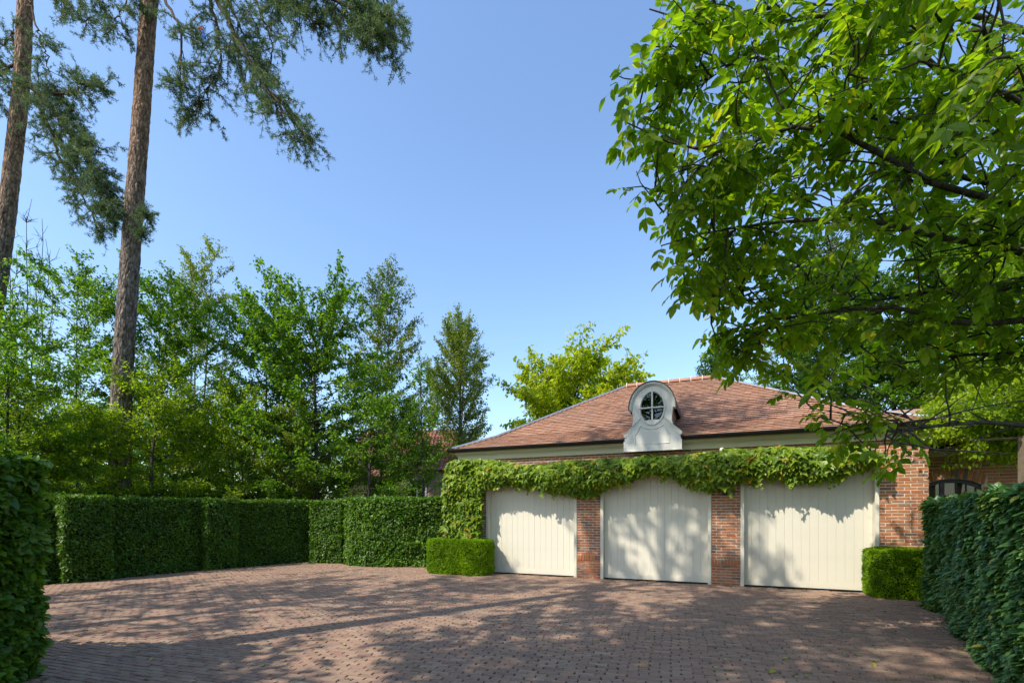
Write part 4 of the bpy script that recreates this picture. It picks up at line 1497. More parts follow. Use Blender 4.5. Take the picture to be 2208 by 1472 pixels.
reseed('pine two')
Z2 = 15.0
p2 = [at(262, HY, Z2) * np.array([1, 1, 0]) + np.array([-0.1, 0, -0.05]), at(262, 830, Z2), at(285, 500, Z2), at(305, 240, Z2), at(322, 0, Z2), at(340, -260, Z2 - 0.3), at(352, -560, Z2 - 0.5)]
t2, b2 = pine('tall pine with a plated brown trunk rising behind the left hedge', p2, [0.32, 0.272, 0.250, 0.232, 0.218, 0.18, 0.08])
wood, tufts = MB(), []
pine_limb([at(335, -180, 15), at(420, -90, 14.6), at(490, 40, 14.0), at(545, 150, 13.6), at(610, 240, 13.2), at(665, 300, 12.9)], wood, tufts, b2, 0.09, 0.15, (0.7, 1.7), droop=0.7, t0=0.15)
pine_limb([at(328, -60, 15), at(370, 30, 14.3), at(395, 70, 14.0), at(390, 150, 13.8), at(385, 200, 13.7)], wood, tufts, b2, 0.05, 0.26, (0.5, 1.2), droop=0.6, t0=0.3)
pine_limb([at(440, -40, 14.4), at(470, 60, 14.2), at(480, 140, 14.2), at(440, 210, 14.3), at(420, 255, 14.3)], wood, tufts, b2, 0.045, 0.15, (0.6, 1.3), droop=0.8, t0=0.2)
pine_limb([at(520, -60, 14.8), at(570, 40, 14.6), at(590, 110, 14.4), at(570, 180, 14.3)], wood, tufts, b2, 0.035, 0.22, (0.6, 1.2), droop=0.8, t0=0.2)
pine_limb([at(470, -40, 15.2), at(520, 60, 15.4), at(540, 120, 15.4), at(520, 200, 15.3)], wood, tufts, b2, 0.04, 0.2, (0.6, 1.3), droop=0.8, t0=0.2)
pine_limb([at(350, -420, 14.6), at(480, -260, 14.0), at(600, -100, 13.4), at(700, -5, 12.8), at(790, 35, 12.4), at(845, 85, 12.2)], wood, tufts, b2, 0.11, 0.12, (0.7, 1.5), droop=0.6, t0=0.35)
pine_limb([at(560, -130, 13.6), at(620, -40, 13.4), at(650, 20, 13.3), at(690, 60, 13.2)], wood, tufts, b2, 0.05, 0.13, (0.6, 1.3), droop=0.7, t0=0.2)
pine_limb([at(345, -300, 15), at(480, -150, 14.8), at(560, -60, 14.8), at(600, 30, 14.8)], wood, tufts, b2, 0.07, 0.14, (0.7, 1.4), droop=0.6, t0=0.3)
pine_limb([at(700, -90, 13.4), at(760, -40, 13.2), at(820, -10, 13.0), at(850, 50, 13.0)], wood, tufts, b2, 0.04, 0.14, (0.5, 1.1), droop=0.6, t0=0.1)
pine_limb([at(335, -200, 15), at(270, -130, 14.6), at(215, -50, 14.3), at(185, 0, 14.2)], wood, tufts, b2, 0.05, 0.24, (0.5, 1.1), droop=0.6, t0=0.3)
pine_limb([at(335, -180, 15), at(290, -60, 14.5), at(262, 30, 14.3), at(240, 70, 14.2)], wood, tufts, b2, 0.04, 0.3, (0.4, 0.9), droop=0.6, t0=0.3)
pine_limb([at(290, 455, 14.75), at(312, 464, 14.6), at(324, 468, 14.5)], wood, tufts, b2, 0.012, 0.3, (0.08, 0.14), droop=0.4, t0=0.7)
pine_limb([at(292, 485, 14.75), at(303, 498, 14.65), at(309, 502, 14.6)], wood, tufts, b2, 0.01, 0.3, (0.06, 0.1), droop=0.4, t0=0.7)
for az in np.arange(0, 2 * PI, 0.62):            # the rest of the crown, above the picture
    c = np.array(p2[5]) + np.array([0, 0, rng.uniform(-1.5, 2.5)])
    d = np.array([math.cos(az), math.sin(az), 0.0])
    pine_limb([c, c + d * 1.3 + np.array([0, 0, 0.5]), c + d * 2.6 + np.array([0, 0, 0.6]), c + d * 3.6 + np.array([0, 0, 0.5])], wood, tufts, b2, 0.07, 0.3, (0.6, 1.1), droop=0.2, t0=0.3)
finish_pine(t2, b2, wood, tufts)

reseed('pine one')
Z1 = 16.5
p1 = [at(-85, HY, Z1) * np.array([1, 1, 0]) + np.array([-0.2, 0, -0.05]), at(-20, 700, Z1), at(8, 520, Z1), at(30, 330, Z1), at(47, 180, Z1), at(55, 0, Z1), at(60, -250, Z1), at(70, -560, Z1)]
t1, b1 = pine('pine with an orange-brown leaning trunk at the left edge', p1, [0.32, 0.265, 0.245, 0.232, 0.22, 0.205, 0.16, 0.08])
wood, tufts = MB(), []
pine_limb([at(48, 170, 16.5), at(100, 215, 15.8), at(160, 300, 15.3), at(215, 380, 15.0), at(255, 470, 14.8)], wood, tufts, b1, 0.10, 0.06, (0.6, 1.5), droop=0.5, t0=0.12, spread=1.1)
pine_limb([at(90, 200, 16), at(140, 205, 15.6), at(185, 190, 15.4), at(222, 185, 15.2)], wood, tufts, b1, 0.05, 0.10, (0.4, 0.9), droop=0.4, t0=0.1)
pine_limb([at(70, 190, 16.4), at(110, 290, 16.0), at(140, 360, 15.8), at(190, 440, 15.5), at(215, 500, 15.3)], wood, tufts, b1, 0.06, 0.15, (0.5, 1.0), droop=0.7, t0=0.15)
pine_limb([at(50, 130, 16.5), at(10, 150, 16.2), at(-30, 190, 16), at(-70, 250, 15.8)], wood, tufts, b1, 0.06, 0.12, (0.5, 1.0), droop=0.6, t0=0.1)
pine_limb([at(50, 60, 16.5), at(10, 90, 16.6), at(-30, 110, 16.7), at(-80, 170, 16.8)], wood, tufts, b1, 0.05, 0.14, (0.5, 1.0), droop=0.6, t0=0.1)
pine_limb([at(56, -10, 16.5), at(80, 60, 16), at(95, 110, 15.8), at(105, 160, 15.7)], wood, tufts, b1, 0.035, 0.4, (0.3, 0.7), droop=0.5, t0=0.3)
pine_limb([at(58, -80, 16.5), at(110, -30, 16), at(160, 20, 15.6), at(190, 60, 15.4)], wood, tufts, b1, 0.05, 0.22, (0.5, 1.0), droop=0.6, t0=0.3)
for az in np.arange(0, 2 * PI, 0.7):
    c = np.array(p1[6]) + np.array([0, 0, rng.uniform(-1.5, 2.5)])
    d = np.array([math.cos(az), math.sin(az), 0.0])
    pine_limb([c, c + d * 1.3 + np.array([0, 0, 0.5]), c + d * 2.6 + np.array([0, 0, 0.6]), c + d * 3.6 + np.array([0, 0, 0.5])], wood, tufts, b1, 0.07, 0.3, (0.6, 1.1), droop=0.2, t0=0.3)
finish_pine(t1, b1, wood, tufts)

# torn scrap of a kite in the pine
kp = at(434, 72, 13.9)
kite = thing('kite_scrap', 'torn red and blue scrap of cloth caught in the pine branches', 'kite', tuple(kp))
def cloth(pts, nm, mat):
    mb = MB()
    n = len(pts)
    V = np.array(pts, float)
    mb.add(np.concatenate([V, V + np.array([0, 0.006, 0])]), [(k, k + 1, k + 3, k + 2) for k in range(0, n - 3, 2)] + [(n + k, n + k + 2, n + k + 3, n + k + 1) for k in range(0, n - 3, 2)] + [(k, n + k, n + k + 2, k + 2) for k in range(0, n - 3, 2)] + [(k + 1, k + 3, n + k + 3, n + k + 1) for k in range(0, n - 3, 2)])
    mb.build(nm, mat, kite)
cloth([(-0.13, 0.0, 0.16), (-0.08, 0.02, 0.07), (-0.06, 0.03, 0.21), (-0.02, 0.0, 0.12), (0.02, -0.03, 0.2), (0.05, -0.02, 0.1)], 'red_panel', M_red)
cloth([(0.01, 0.0, 0.11), (0.08, -0.02, 0.12), (-0.02, 0.03, 0.0), (0.10, 0.0, 0.02), (0.02, 0.02, -0.12), (0.14, -0.03, -0.10), (0.07, 0.01, -0.22), (0.15, 0.02, -0.18)], 'blue_panel', M_blue)

# ------------------------------------------------------------------ hedges
def hedge(name, label, path, width, height, mat, leaf, dens, tpl=LEAF2, tops=True, singles=0, bump_=0.05, front=1, cat='hedge', both=False, group=None, start_cap=True, end_cap=True, undercut=0.0, camber=0.0, shingle=False):
    """path: ground points of the FRONT face; the hedge lies to the left of the walking direction when front = 1"""
    reseed(label)
    path = np.array(path, float)
    seg = np.diff(path, axis=0)
    sl_ = np.linalg.norm(seg, axis=1)
    d = seg / sl_[:, None]
    nrm_seg = np.stack([d[:, 1], -d[:, 0]], -1) * front      # outward from the front face
    nv = np.zeros_like(path)
    nv[:-1] += nrm_seg
    nv[1:] += nrm_seg
    nv = nv / np.linalg.norm(nv, axis=1, keepdims=True)
    back = path - nv * width
    base = np.array([path[:, 0].mean(), path[:, 1].mean(), 0])
    t = thing(name, label, cat, tuple(base), 0, group)
    # solid twig-coloured core, added to block light through the leaves
    ins = 0.09
    f2, b2_ = path - nv * ins, back + nv * ins
    n = len(path)
    core = MB()
    if start_cap:
        e = unit(path[1] - path[0]) * ins
        f2[0] += e
        b2_[0] += e
    if end_cap:
        e = unit(path[-1] - path[-2]) * ins
        f2[-1] -= e
        b2_[-1] -= e
    V = [(x, y, -0.03) for x, y in f2] + [(x, y, height - ins) for x, y in f2] + [(x, y, height - ins) for x, y in b2_] + [(x, y, -0.03) for x, y in b2_]
    F = []
    for k in range(n - 1):
        for q in range(3):
            F.append((q * n + k, q * n + k + 1, (q + 1) * n + k + 1, (q + 1) * n + k))
    F += [(0, n, 2 * n, 3 * n), (n - 1, 4 * n - 1, 3 * n - 1, 2 * n - 1)]
    core.add(np.array(V) - base, F)
    core.build('light_block_core', M_twig_core, t)
    cum = np.concatenate([[0], np.cumsum(sl_)])
    Ps, Ns = [], []
    def lerp_path(A, s):
        return np.stack([np.interp(s, cum, A[:, 0]), np.interp(s, cum, A[:, 1])], -1)
    L = cum[-1]
    def face(A, N, cnt):
        s = rng.random(cnt) * L
        z = rng.random(cnt) * height
        p = lerp_path(A, s)
        nn = unit(lerp_path(N, s))
        p = p - nn * (undercut * (1 - z / height) ** 2 * 1.0 + camber * (z / height) ** 3)[:, None]
        Ps.append(np.column_stack([p, z]))
        Ns.append(np.column_stack([nn, np.zeros(cnt)]))
    face(path, nv, int(L * height * dens))
    if both:
        face(back, -nv, int(L * height * dens * 0.35))
    if tops:
        cnt = int(L * width * dens)
        s = rng.random(cnt) * L
        w = rng.random(cnt)[:, None]
        p = lerp_path(path, s) * (1 - w) + lerp_path(back, s) * w
        Ps.append(np.column_stack([p, np.full(cnt, height)]))
        Ns.append(np.tile([0, 0, 1.0], (cnt, 1)))
    for e, on in ((0, start_cap), (n - 1, end_cap)):
        if on:
            cnt = int(width * height * dens)
            w = rng.random(cnt)[:, None]
            p = path[e] * (1 - w) + back[e] * w
            nn = unit(path[0] - path[1]) if e == 0 else unit(path[-1] - path[-2])
            Ps.append(np.column_stack([p, rng.random(cnt) * height]))
            Ns.append(np.tile([nn[0], nn[1], 0], (cnt, 1)))
    P, N = np.concatenate(Ps), np.concatenate(Ns)
    off = bump_ * 2 * (vnoise(P, 3.2, 6) - 0.5) + bump_ * 1.2 * (vnoise(P, 9.0, 7) - 0.5)
    P = P + N * (off - 0.02 - np.abs(rng.normal(0, 0.03, len(P))))[:, None] + rng.normal(0, 0.012, P.shape)
    P[:, 2] = np.maximum(P[:, 2], 0.02)
    tip = N * 0.55 + rand_unit(len(P)) * 0.75 + np.array([0, 0, -0.45]) * (N[:, 2:3] < 0.5)
    up = N * 0.8 + np.array([0, 0, 0.75]) + rand_unit(len(P)) * 0.45
    if shingle:
        tip = N * 0.75 + rand_unit(len(P)) * 0.5 + np.array([0, 0, -0.55])
        up = N * 0.55 + np.array([0, 0, 1.0]) + rand_unit(len(P)) * 0.3
    R = frames(tip, up)
    S = leaf * np.exp(rng.normal(0, 0.25, len(P)))
    out = P
    if singles:
        facing = (N[:, 0] * -P[:, 0] + N[:, 1] * -P[:, 1]) > -0.2 * np.linalg.norm(P[:, :2], axis=1)
        rest = leaf_pieces(t, tpl, P, R, S, mat, singles, 'leaf', facing & (off > -0.01))
        P, R, S = P[rest], R[rest], S[rest]
    mb = MB()
    put_leaves(mb, tpl, P - base, R, S)
    mb.build('foliage', mat, t, 'stuff')
    return t


# far left hedge with projecting columns
hp = np.array([(-14.0, 5.2), (-11.9, 8.3), (-10.15, 10.35), (-9.2, 11.7), (-8.3, 13.2), (-7.3, 14.4), (-6.4, 15.35), (-5.3, 16.0)]) + np.array([-0.26, 0.18])
lh = hedge('hedge', 'long clipped dark hedge with projecting columns along the left side of the driveway', hp, 0.9, 1.93, M_hedge, 0.058, 1900, start_cap=False)
def column(px0, py0, px1, py1, depth, label):
    a = np.array([(px0 - CX) / (py0 - HY) * 1.5, 1.5 * FPX / (py0 - HY)])
    b = np.array([(px1 - CX) / (py1 - HY) * 1.5, 1.5 * FPX / (py1 - HY)])
    return hedge('hedge_column', label, [a, b], depth, 1.93, M_hedge, 0.058, 2000, bump_=0.05)
for args in ((137, 1258, 242, 1248.5, 0.55, 'first projecting square hedge column at the left end of the far hedge'),
             (446, 1229, 512, 1224, 0.5, 'narrow projecting hedge column with a sunlit left edge mid-way along the far hedge'),
             (668, 1214, 735, 1215, 0.5, 'half-shaded projecting hedge column where the far hedge meets the sunlit hedge')):
    column(*args)
hedge('hedge', 'sunlit curved hedge between the shaded hedge and the garage', [(-5.15, 14.9), (-4.75, 14.35), (-4.2, 14.02), (-3.5, 13.9), (-2.5, 13.95), (-1.4, 14.05)], 0.8, 1.97, M_hedge, 0.075, 1500, start_cap=True, end_cap=False)
hedge('hedge', 'second darker hedge just visible over the long left hedge', [(-15, 9.5), (-12.6, 12.9), (-9.8, 16.4), (-8.0, 18.3)], 0.9, 2.22, M_hedge, 0.075, 700, start_cap=False, end_cap=False)
# near hedges
hedge('hedge', 'near hedge corner with large fresh leaves at the left edge', [(-4.36, -1.5), (-4.36, 1.5), (-4.36, 3.4), (-4.38, 4.55)], 1.2, 2.0, M_hedge, 0.072, 2200, tpl=LEAFB, singles=300, bump_=0.08, start_cap=False, front=1)
hedge('hedge', 'near left hedge returning along the driveway entrance, mostly outside the view', [(-5.5, 4.62), (-9.5, 5.0), (-15, 5.6)], 1.1, 2.0, M_hedge, 0.085, 350, tpl=LEAFB, front=1, start_cap=False, both=True)
hedge('hedge', 'shaded blue-green hedge at the right edge in front of the brick wing', [(9.2, 9.0), (7.6, 8.75), (6.75, 7.95), (6.38, 7.2), (4.38, 4.34), (3.44, 2.9), (3.0, 1.2)], 1.3, 1.70, M_hedge_dull, 0.07, 2700, shingle=True, tpl=LEAFB, singles=300, bump_=0.06, start_cap=False, front=1)


def rounded_box(label, cx):
    """clipped box shrub in front of the garage pier"""
    w, dpt, h = 1.72, 0.80, 0.86
    c = gl(cx, -0.36, 0)
    t = thing('boxwood', label, 'shrub', tuple(c), GA, 'clipped box shrubs beside the garage doors')
    nn = 46000
    e = 0.5
    td = np.linspace(0, 2 * PI, 4001)
    xd, yd = np.sign(np.cos(td)) * np.abs(np.cos(td)) ** e * w / 2, np.sign(np.sin(td)) * np.abs(np.sin(td)) ** e * dpt / 2
    cd = np.concatenate([[0], np.cumsum(np.hypot(np.diff(xd), np.diff(yd)))])
    th = np.interp(rng.random(nn) * cd[-1], cd, td)
    X = np.sign(np.cos(th)) * np.abs(np.cos(th)) ** e
    Y = np.sign(np.sin(th)) * np.abs(np.sin(th)) ** e
    side = rng.random(nn) < 0.62
    r = np.where(side, 1.0, np.sqrt(rng.random(nn)))
    z = np.where(side, rng.random(nn), 1.0)
    rnd = np.where(side, np.clip((z - 0.93) / 0.07, 0, 1), np.clip((r - 0.9) / 0.1, 0, 1))
    shr = 1 - 0.045 * np.where(side, rnd ** 2, 0) - 0.05 * np.where(side, np.clip((0.18 - z) / 0.18, 0, 1) ** 2, 0)
    P = np.stack([X * r * w / 2 * shr, Y * r * dpt / 2 * shr, (z - 0.035 * np.where(side, 0, rnd ** 2)) * h], -1)
    N = np.stack([X * np.where(side, 1, 0.0), Y * np.where(side, 1, 0.0), np.where(side, 0.1, 1.0)], -1)
    N = unit(N)
    wp = P + np.array(c)
    P = P + N * (0.035 * (vnoise(wp, 5, 2) - 0.5) + 0.05 * (vnoise(wp, 15, 3) - 0.5) - np.abs(rng.normal(0, 0.012, nn)))[:, None] + rng.normal(0, 0.004, (nn, 3))
    P[:, 2] = np.maximum(P[:, 2], 0.01)
    tip = N * 0.9 + rand_unit(nn) * 0.9 + np.array([0, 0, 0.25])
    mb = MB()
    put_leaves(mb, LEAF2, P, frames(tip, N + rand_unit(nn) * 0.6), rng.uniform(0.02, 0.042, nn))
    mb.build('foliage', M_box, t, 'stuff')
    mb = MB()
    a = np.linspace(0, 2 * PI, 41)[:-1]
    V = []
    for zz, s in ((-0.03, 0.9), (h * 0.2, 0.94), (h - 0.05, 0.94)):
        V += [(np.sign(math.cos(q)) * abs(math.cos(q)) ** e * w / 2 * s, np.sign(math.sin(q)) * abs(math.sin(q)) ** e * (dpt / 2 - 0.03) * s, zz) for q in a]
    mb.add(V, [(i * 40 + k, i * 40 + (k + 1) % 40, (i + 1) * 40 + (k + 1) % 40, (i + 1) * 40 + k) for i in range(2) for k in range(40)])
    mb.F.setdefault(40, []).append(np.array([list(range(80, 120))]))
    mb.build('light_block_core', M_twig_core, t)  # solid dark core, added to stop light inside the shrub


rounded_box('clipped box shrub left of the garage doors, under the creeper column', -4.73)
rounded_box('clipped box shrub right of the garage doors, beside the shaded hedge', 4.73)

# ------------------------------------------------------------------ creeper on the garage front
reseed('creeper')
vine = thing('creeper', 'lush green creeper hanging over the garage doors and down the left pier', 'climbing plant', (3.175, 10.93, 0), GA)
top_px = np.array([(962, 1000), (985, 990), (1060, 990), (1110, 996), (1135, 1004), (1165, 1000), (1200, 994), (1260, 986), (1330, 984), (1400, 981), (1500, 974), (1600, 966), (1700, 960), (1800, 960), (1860, 962), (1905, 975)], float)
bot_px = np.array([(962, 1160), (1042, 1150), (1050, 1052), (1090, 1040), (1130, 1046), (1180, 1055), (1240, 1064), (1290, 1056), (1320, 1042), (1370, 1028), (1430, 1018), (1455, 1020), (1480, 1040), (1530, 1056), (1570, 1056), (1590, 1038), (1650, 1030), (1760, 1038), (1830, 1022), (1905, 992)], float)
T_ = np.array([gl_px(x, y, -0.25) for x, y in top_px])
B_ = np.array([gl_px(x, y, -0.25) for x, y in bot_px])
B_[0, 1] = B_[1, 1] = 0.83
B_[1, 0] = -4.24
B_[2, 0] = -4.20
n = 15000
X = rng.uniform(T_[0, 0], T_[-1, 0] + 0.05, n * 2)
zt, zb = np.interp(X, T_[:, 0], T_[:, 1]), np.interp(X, B_[:, 0], B_[:, 1])
Zz = rng.random(n * 2) * 2.3 + 0.78
nz = 0.20 * (vnoise(np.stack([X * 3, X * 0, X * 0], -1), 1, 2) - 0.5) + 0.13 * (vnoise(np.stack([X * 9, X * 0, X * 0], -1), 1, 5) - 0.5)
ok = (Zz < zt + nz * 0.6) & (Zz > zb + nz)
X, Zz, zt, zb = X[ok], Zz[ok], zt[ok], zb[ok]
f = (Zz - zb) / np.maximum(zt - zb, 0.1)
col = X < -4.2
thick = np.where(col, 0.32, 0.18 + 0.22 * np.sin(np.clip(f, 0, 1) * PI) ** 0.7)
thick = thick * (0.65 + 0.7 * vnoise(np.stack([X, X * 0, Zz], -1), 2.4, 11))
dep = rng.random(len(X)) ** 0.45
Yy = -0.03 - thick * dep
P = np.stack([X, Yy, Zz], -1)
tip = np.array([0, -0.45, -0.9]) + rand_unit(len(P)) * 0.65
nrm = np.array([0, -0.75, 0.75]) + rand_unit(len(P)) * 0.5
R = frames(tip, nrm)
S = 0.107 * np.exp(rng.normal(0, 0.25, len(P))) * np.where(col, 1.15, 1.0)
# a few shoots hanging lower
for k in range(46):
    x = rng.uniform(-4.1, 4.2)
    zb_ = float(np.interp(x, B_[:, 0], B_[:, 1]))
    m = rng.integers(3, 8)
    zz = zb_ + 0.05 - np.arange(m) * 0.038
    pp = np.stack([x + rng.normal(0, 0.03, m), np.full(m, -0.10 - rng.random() * 0.25), zz], -1)
    P = np.concatenate([P, pp])
    R = np.concatenate([R, frames(np.array([0, -0.3, -1]) + rand_unit(m) * 0.6, np.array([0, -1, 0.5]) + rand_unit(m) * 0.5)])
    S = np.concatenate([S, 0.075 * np.ones(m)])
g3 = GM[:3, :3]
Pw = P @ g3.T + GM[:3, 3]
Rw = np.einsum('ij,njk->nik', g3, R)
depn = -P[:, 1] > 0.18
rest = leaf_pieces(None, LEAF3L, Pw, Rw, S, M_vine, 0)
px, py = proj(Pw)
score = np.where(depn & (px < 1880), S / Pw[:, 1] * np.where(P[:, 0] < -4.1, 1.3, 1), -1)
idx = np.argsort(-score)[:300]
metas = []
for v in range(3):
    m = MB()
    V = LEAF3L[0] + rng.normal(0, 0.02, LEAF3L[0].shape)
    m.add(V, LEAF3L[1])
    metas.append(m.mesh('leaf', M_vine))
for k, i in enumerate(idx):
    M = np.eye(4)
    M[:3, :3] = R[i] * S[i]
    M[:3, 3] = P[i]
    link_piece('leaf', metas[k % 3], vine, Matrix(M.tolist()))
rest = np.ones(len(P), bool)
rest[idx] = False
mb = MB()
put_leaves(mb, LEAF3L, P[rest], R[rest], S[rest])
mb.build('foliage', M_vine, vine, 'stuff')
mb = MB()
for x0 in (-4.75, -4.6, -4.45):
    zs = np.linspace(0, 2.75, 14)
    mb.tube(np.stack([x0 + 0.06 * np.sin(zs * 3 + x0 * 9), np.full(14, -0.03), zs], -1), np.linspace(0.02, 0.012, 14), 6)
for z0 in (2.58, 2.7):
    xs_ = np.linspace(-4.6, 4.1, 40)
    mb.tube(np.stack([xs_, np.full(40, -0.035), z0 + 0.05 * np.sin(xs_ * 2.3 + z0 * 5)], -1), np.linspace(0.018, 0.008, 40), 6)
mb.build('stem', M_bark, vine, smooth=True)

# ------------------------------------------------------------------ pergola and wisteria in front of the wing
per = thing('pergola', 'wooden pergola post and beams under wisteria in front of the brick wing', 'pergola', (7.9, 7.55, 0))
o_ = np.array([7.9, 7.55, 0])
mb = MB()
q = at(2208, HY, 7.55)
mb.box((q[0] - 0.045 - 7.9, -0.05, 0), (q[0] + 0.06 - 7.9, 0.05, 2.72))
mb.build('post', M_wood, per)
for ya, yb in ((-1.0, -0.94), (0.0, 0.06)):
    mb = MB()
    A = np.array([gl(5.15, ya, 2.72)]) - o_
    Bq = np.array([gl(9.8, ya, 2.72)]) - o_
    mb.tube([A[0], Bq[0]], 0.022, 6)
    mb.build('beam', M_wood, per)
reseed('wisteria')
wist = thing('wisteria', 'bright yellow-green wisteria spilling over the wing roof and pergola', 'climbing plant', tuple(gl(6.5, -0.3, 2.7)))
wb = np.array(wist.location)
tw, wood = Twigs(), MB()
for k in range(620):
    x = rng.uniform(5.2, 9.5)
    y = rng.uniform(-1.0, 2.2) if k % 2 else rng.uniform(-1.0, 0.5)
    hgt = 2.85 + 0.35 * max(y, 0) + rng.random() ** 1.3 * (1.15 if x > 5.8 else 0.6)
    d = np.array([*rng.normal(0, 1, 2), rng.uniform(-0.2, 0.6)])
    g = gl(x, y, hgt)
    SP = curve_branch(g, d, rng.uniform(0.4, 0.9), 6, -0.9, 0.15)
    wood.tube(SP - wb, np.linspace(0.009, 0.003, 7), 3, cap=False)
    tw.add(SP)
for k in range(14):                              # hanging shoots in front of the wall
    g = gl(rng.uniform(5.3, 6.1), rng.uniform(-0.6, -0.1), 2.8)
    SP = curve_branch(g, np.array([rng.normal(0, 0.5), rng.normal(0, 0.5), -0.6]), rng.uniform(0.25, 0.55), 5, -0.6, 0.15)
    wood.tube(SP - wb, np.linspace(0.006, 0.003, 6), 3, cap=False)
    tw.add(SP)
for k in range(6):
    A = np.array(gl(5.3 + k * 0.7, -0.5 + 0.3 * (k % 3), 2.76))
    wood.tube(curve_branch(A, g3 @ np.array([1.0, 0.1, 0]), 1.6, 8, 0, 0.12) - wb, np.linspace(0.03, 0.015, 9), 5)
P, R, S = tw.leaves(150, 0.075, 0.8, 0.07)
mb = MB()
put_leaves(mb, LEAFN if False else LEAF2, P - wb, R, S)
mb.build('foliage', M_wisteria, wist, 'stuff')
wood.tube(np.array([[8.35, 7.4, 0], [8.3, 7.45, 1.2], [8.4, 7.5, 2.2], [8.5, 7.8, 2.8]]) - wb, [0.06, 0.05, 0.045, 0.04], 7)
wood.build('stem', M_bark, wist, smooth=True)

# ------------------------------------------------------------------ walnut tree overhanging from the right
reseed('walnut')
wt = np.array([7.6, 4.6, 0])
walnut = thing('walnut_tree', 'walnut tree with large glossy leaflets overhanging from the upper right', 'tree', tuple(wt))
wood, tw = MB(), Twigs()
TP = np.array([[0, 0, -0.05], [0.02, 0.05, 1.2], [-0.1, 0.1, 2.4], [-0.3, 0.05, 3.6], [-0.4, 0, 4.8], [-0.3, 0.1, 6.2]]) + wt
wood.tube(TP - wt, [0.24, 0.2, 0.18, 0.15, 0.12, 0.07], 12)
tips = [(1400, 20, 4.6), (1335, 165, 4.5), (1352, 265, 4.5), (1350, 405, 4.9), (1425, 530, 5.0), (1462, 600, 5.3), (1535, 725, 5.8), (1600, 790, 5.8), (1745, 880, 5.4), (1830, 940, 5.2), (1930, 935, 4.9), (1960, 960, 4.6),
        (1700, 700, 6.2), (1820, 640, 6.6), (1880, 780, 6.0), (1560, 560, 5.8), (1700, 480, 6.0), (1560, 330, 5.2), (1500, 180, 4.8), (1620, 90, 4.4), (1760, 250, 4.8), (1850, 80, 3.9), (1980, 130, 3.6), (1900, 350, 4.4),
        (2060, 480, 4.6), (2000, 620, 5.4), (2120, 620, 5.2), (2150, 760, 5.4), (2100, 260, 3.4), (2170, 120, 3.0), (2180, 380, 3.7), (1700, -60, 4.4), (1500, -80, 4.6), (1950, -90, 3.8), (2150, -60, 3.2),
        (1480, 440, 5.4), (1620, 640, 6.6), (1790, 520, 7.0), (1640, 220, 5.6), (1520, 690, 5.6), (1560, 765, 5.9), (1610, 715, 6.0), (1490, 565, 5.2), (1590, 640, 5.6), (1880, 880, 5.6), (1440, 100, 4.6), (1420, 220, 4.8), (1450, 330, 5.2), (1430, 460, 5.0), (1520, 480, 5.6), (1560, 420, 6.0), (1480, 60, 5.2), (1560, 250, 6.0), (1540, 640, 6.2), (1640, 560, 6.4), (1730, 895, 5.0), (1795, 935, 5.0), (1850, 905, 5.0), (1900, 950, 4.8), (1965, 985, 4.4), (1580, 780, 6.2), (1660, 380, 6.6), (1480, 380, 4.6), (1740, 170, 5.2), (1850, 220, 4.6), (1900, 260, 5.4), (1780, 350, 5.6), (1980, 240, 4.6), (2060, 330, 4.6), (1900, 440, 5.6), (2000, 520, 5.2), (2120, 520, 4.6), (1740, 600, 6.0), (1830, 730, 6.2), (1960, 740, 5.8), (2080, 700, 5.6), (1650, 20, 5.0), (1800, 20, 4.8), (1920, 30, 4.4), (2050, 40, 4.0), (1600, 320, 6.2)]
tips = [at(*q) for q in tips]
extra = [(8.6, 1.4, 5.8), (9.8, 3.6, 5.8), (9.6, 6.4, 6.0), (10.6, 5.0, 5.0), (8.5, 2.6, 4.6), (9.0, 7.2, 4.8), (6.6, 7.6, 5.2), (7.2, 7.9, 4.4), (7.8, 7.6, 5.6)]
tips += [np.array(e) for e in extra]
edge = np.array([(-100, 1395), (60, 1385), (130, 1345), (165, 1308), (215, 1330), (330, 1340), (415, 1328), (470, 1370), (545, 1398), (620, 1440), (660, 1500), (740, 1512), (800, 1560), (830, 1640), (880, 1720), (960, 1780), (1000, 1950), (1012, 2215)], float)
NODES, NDIST = [], []


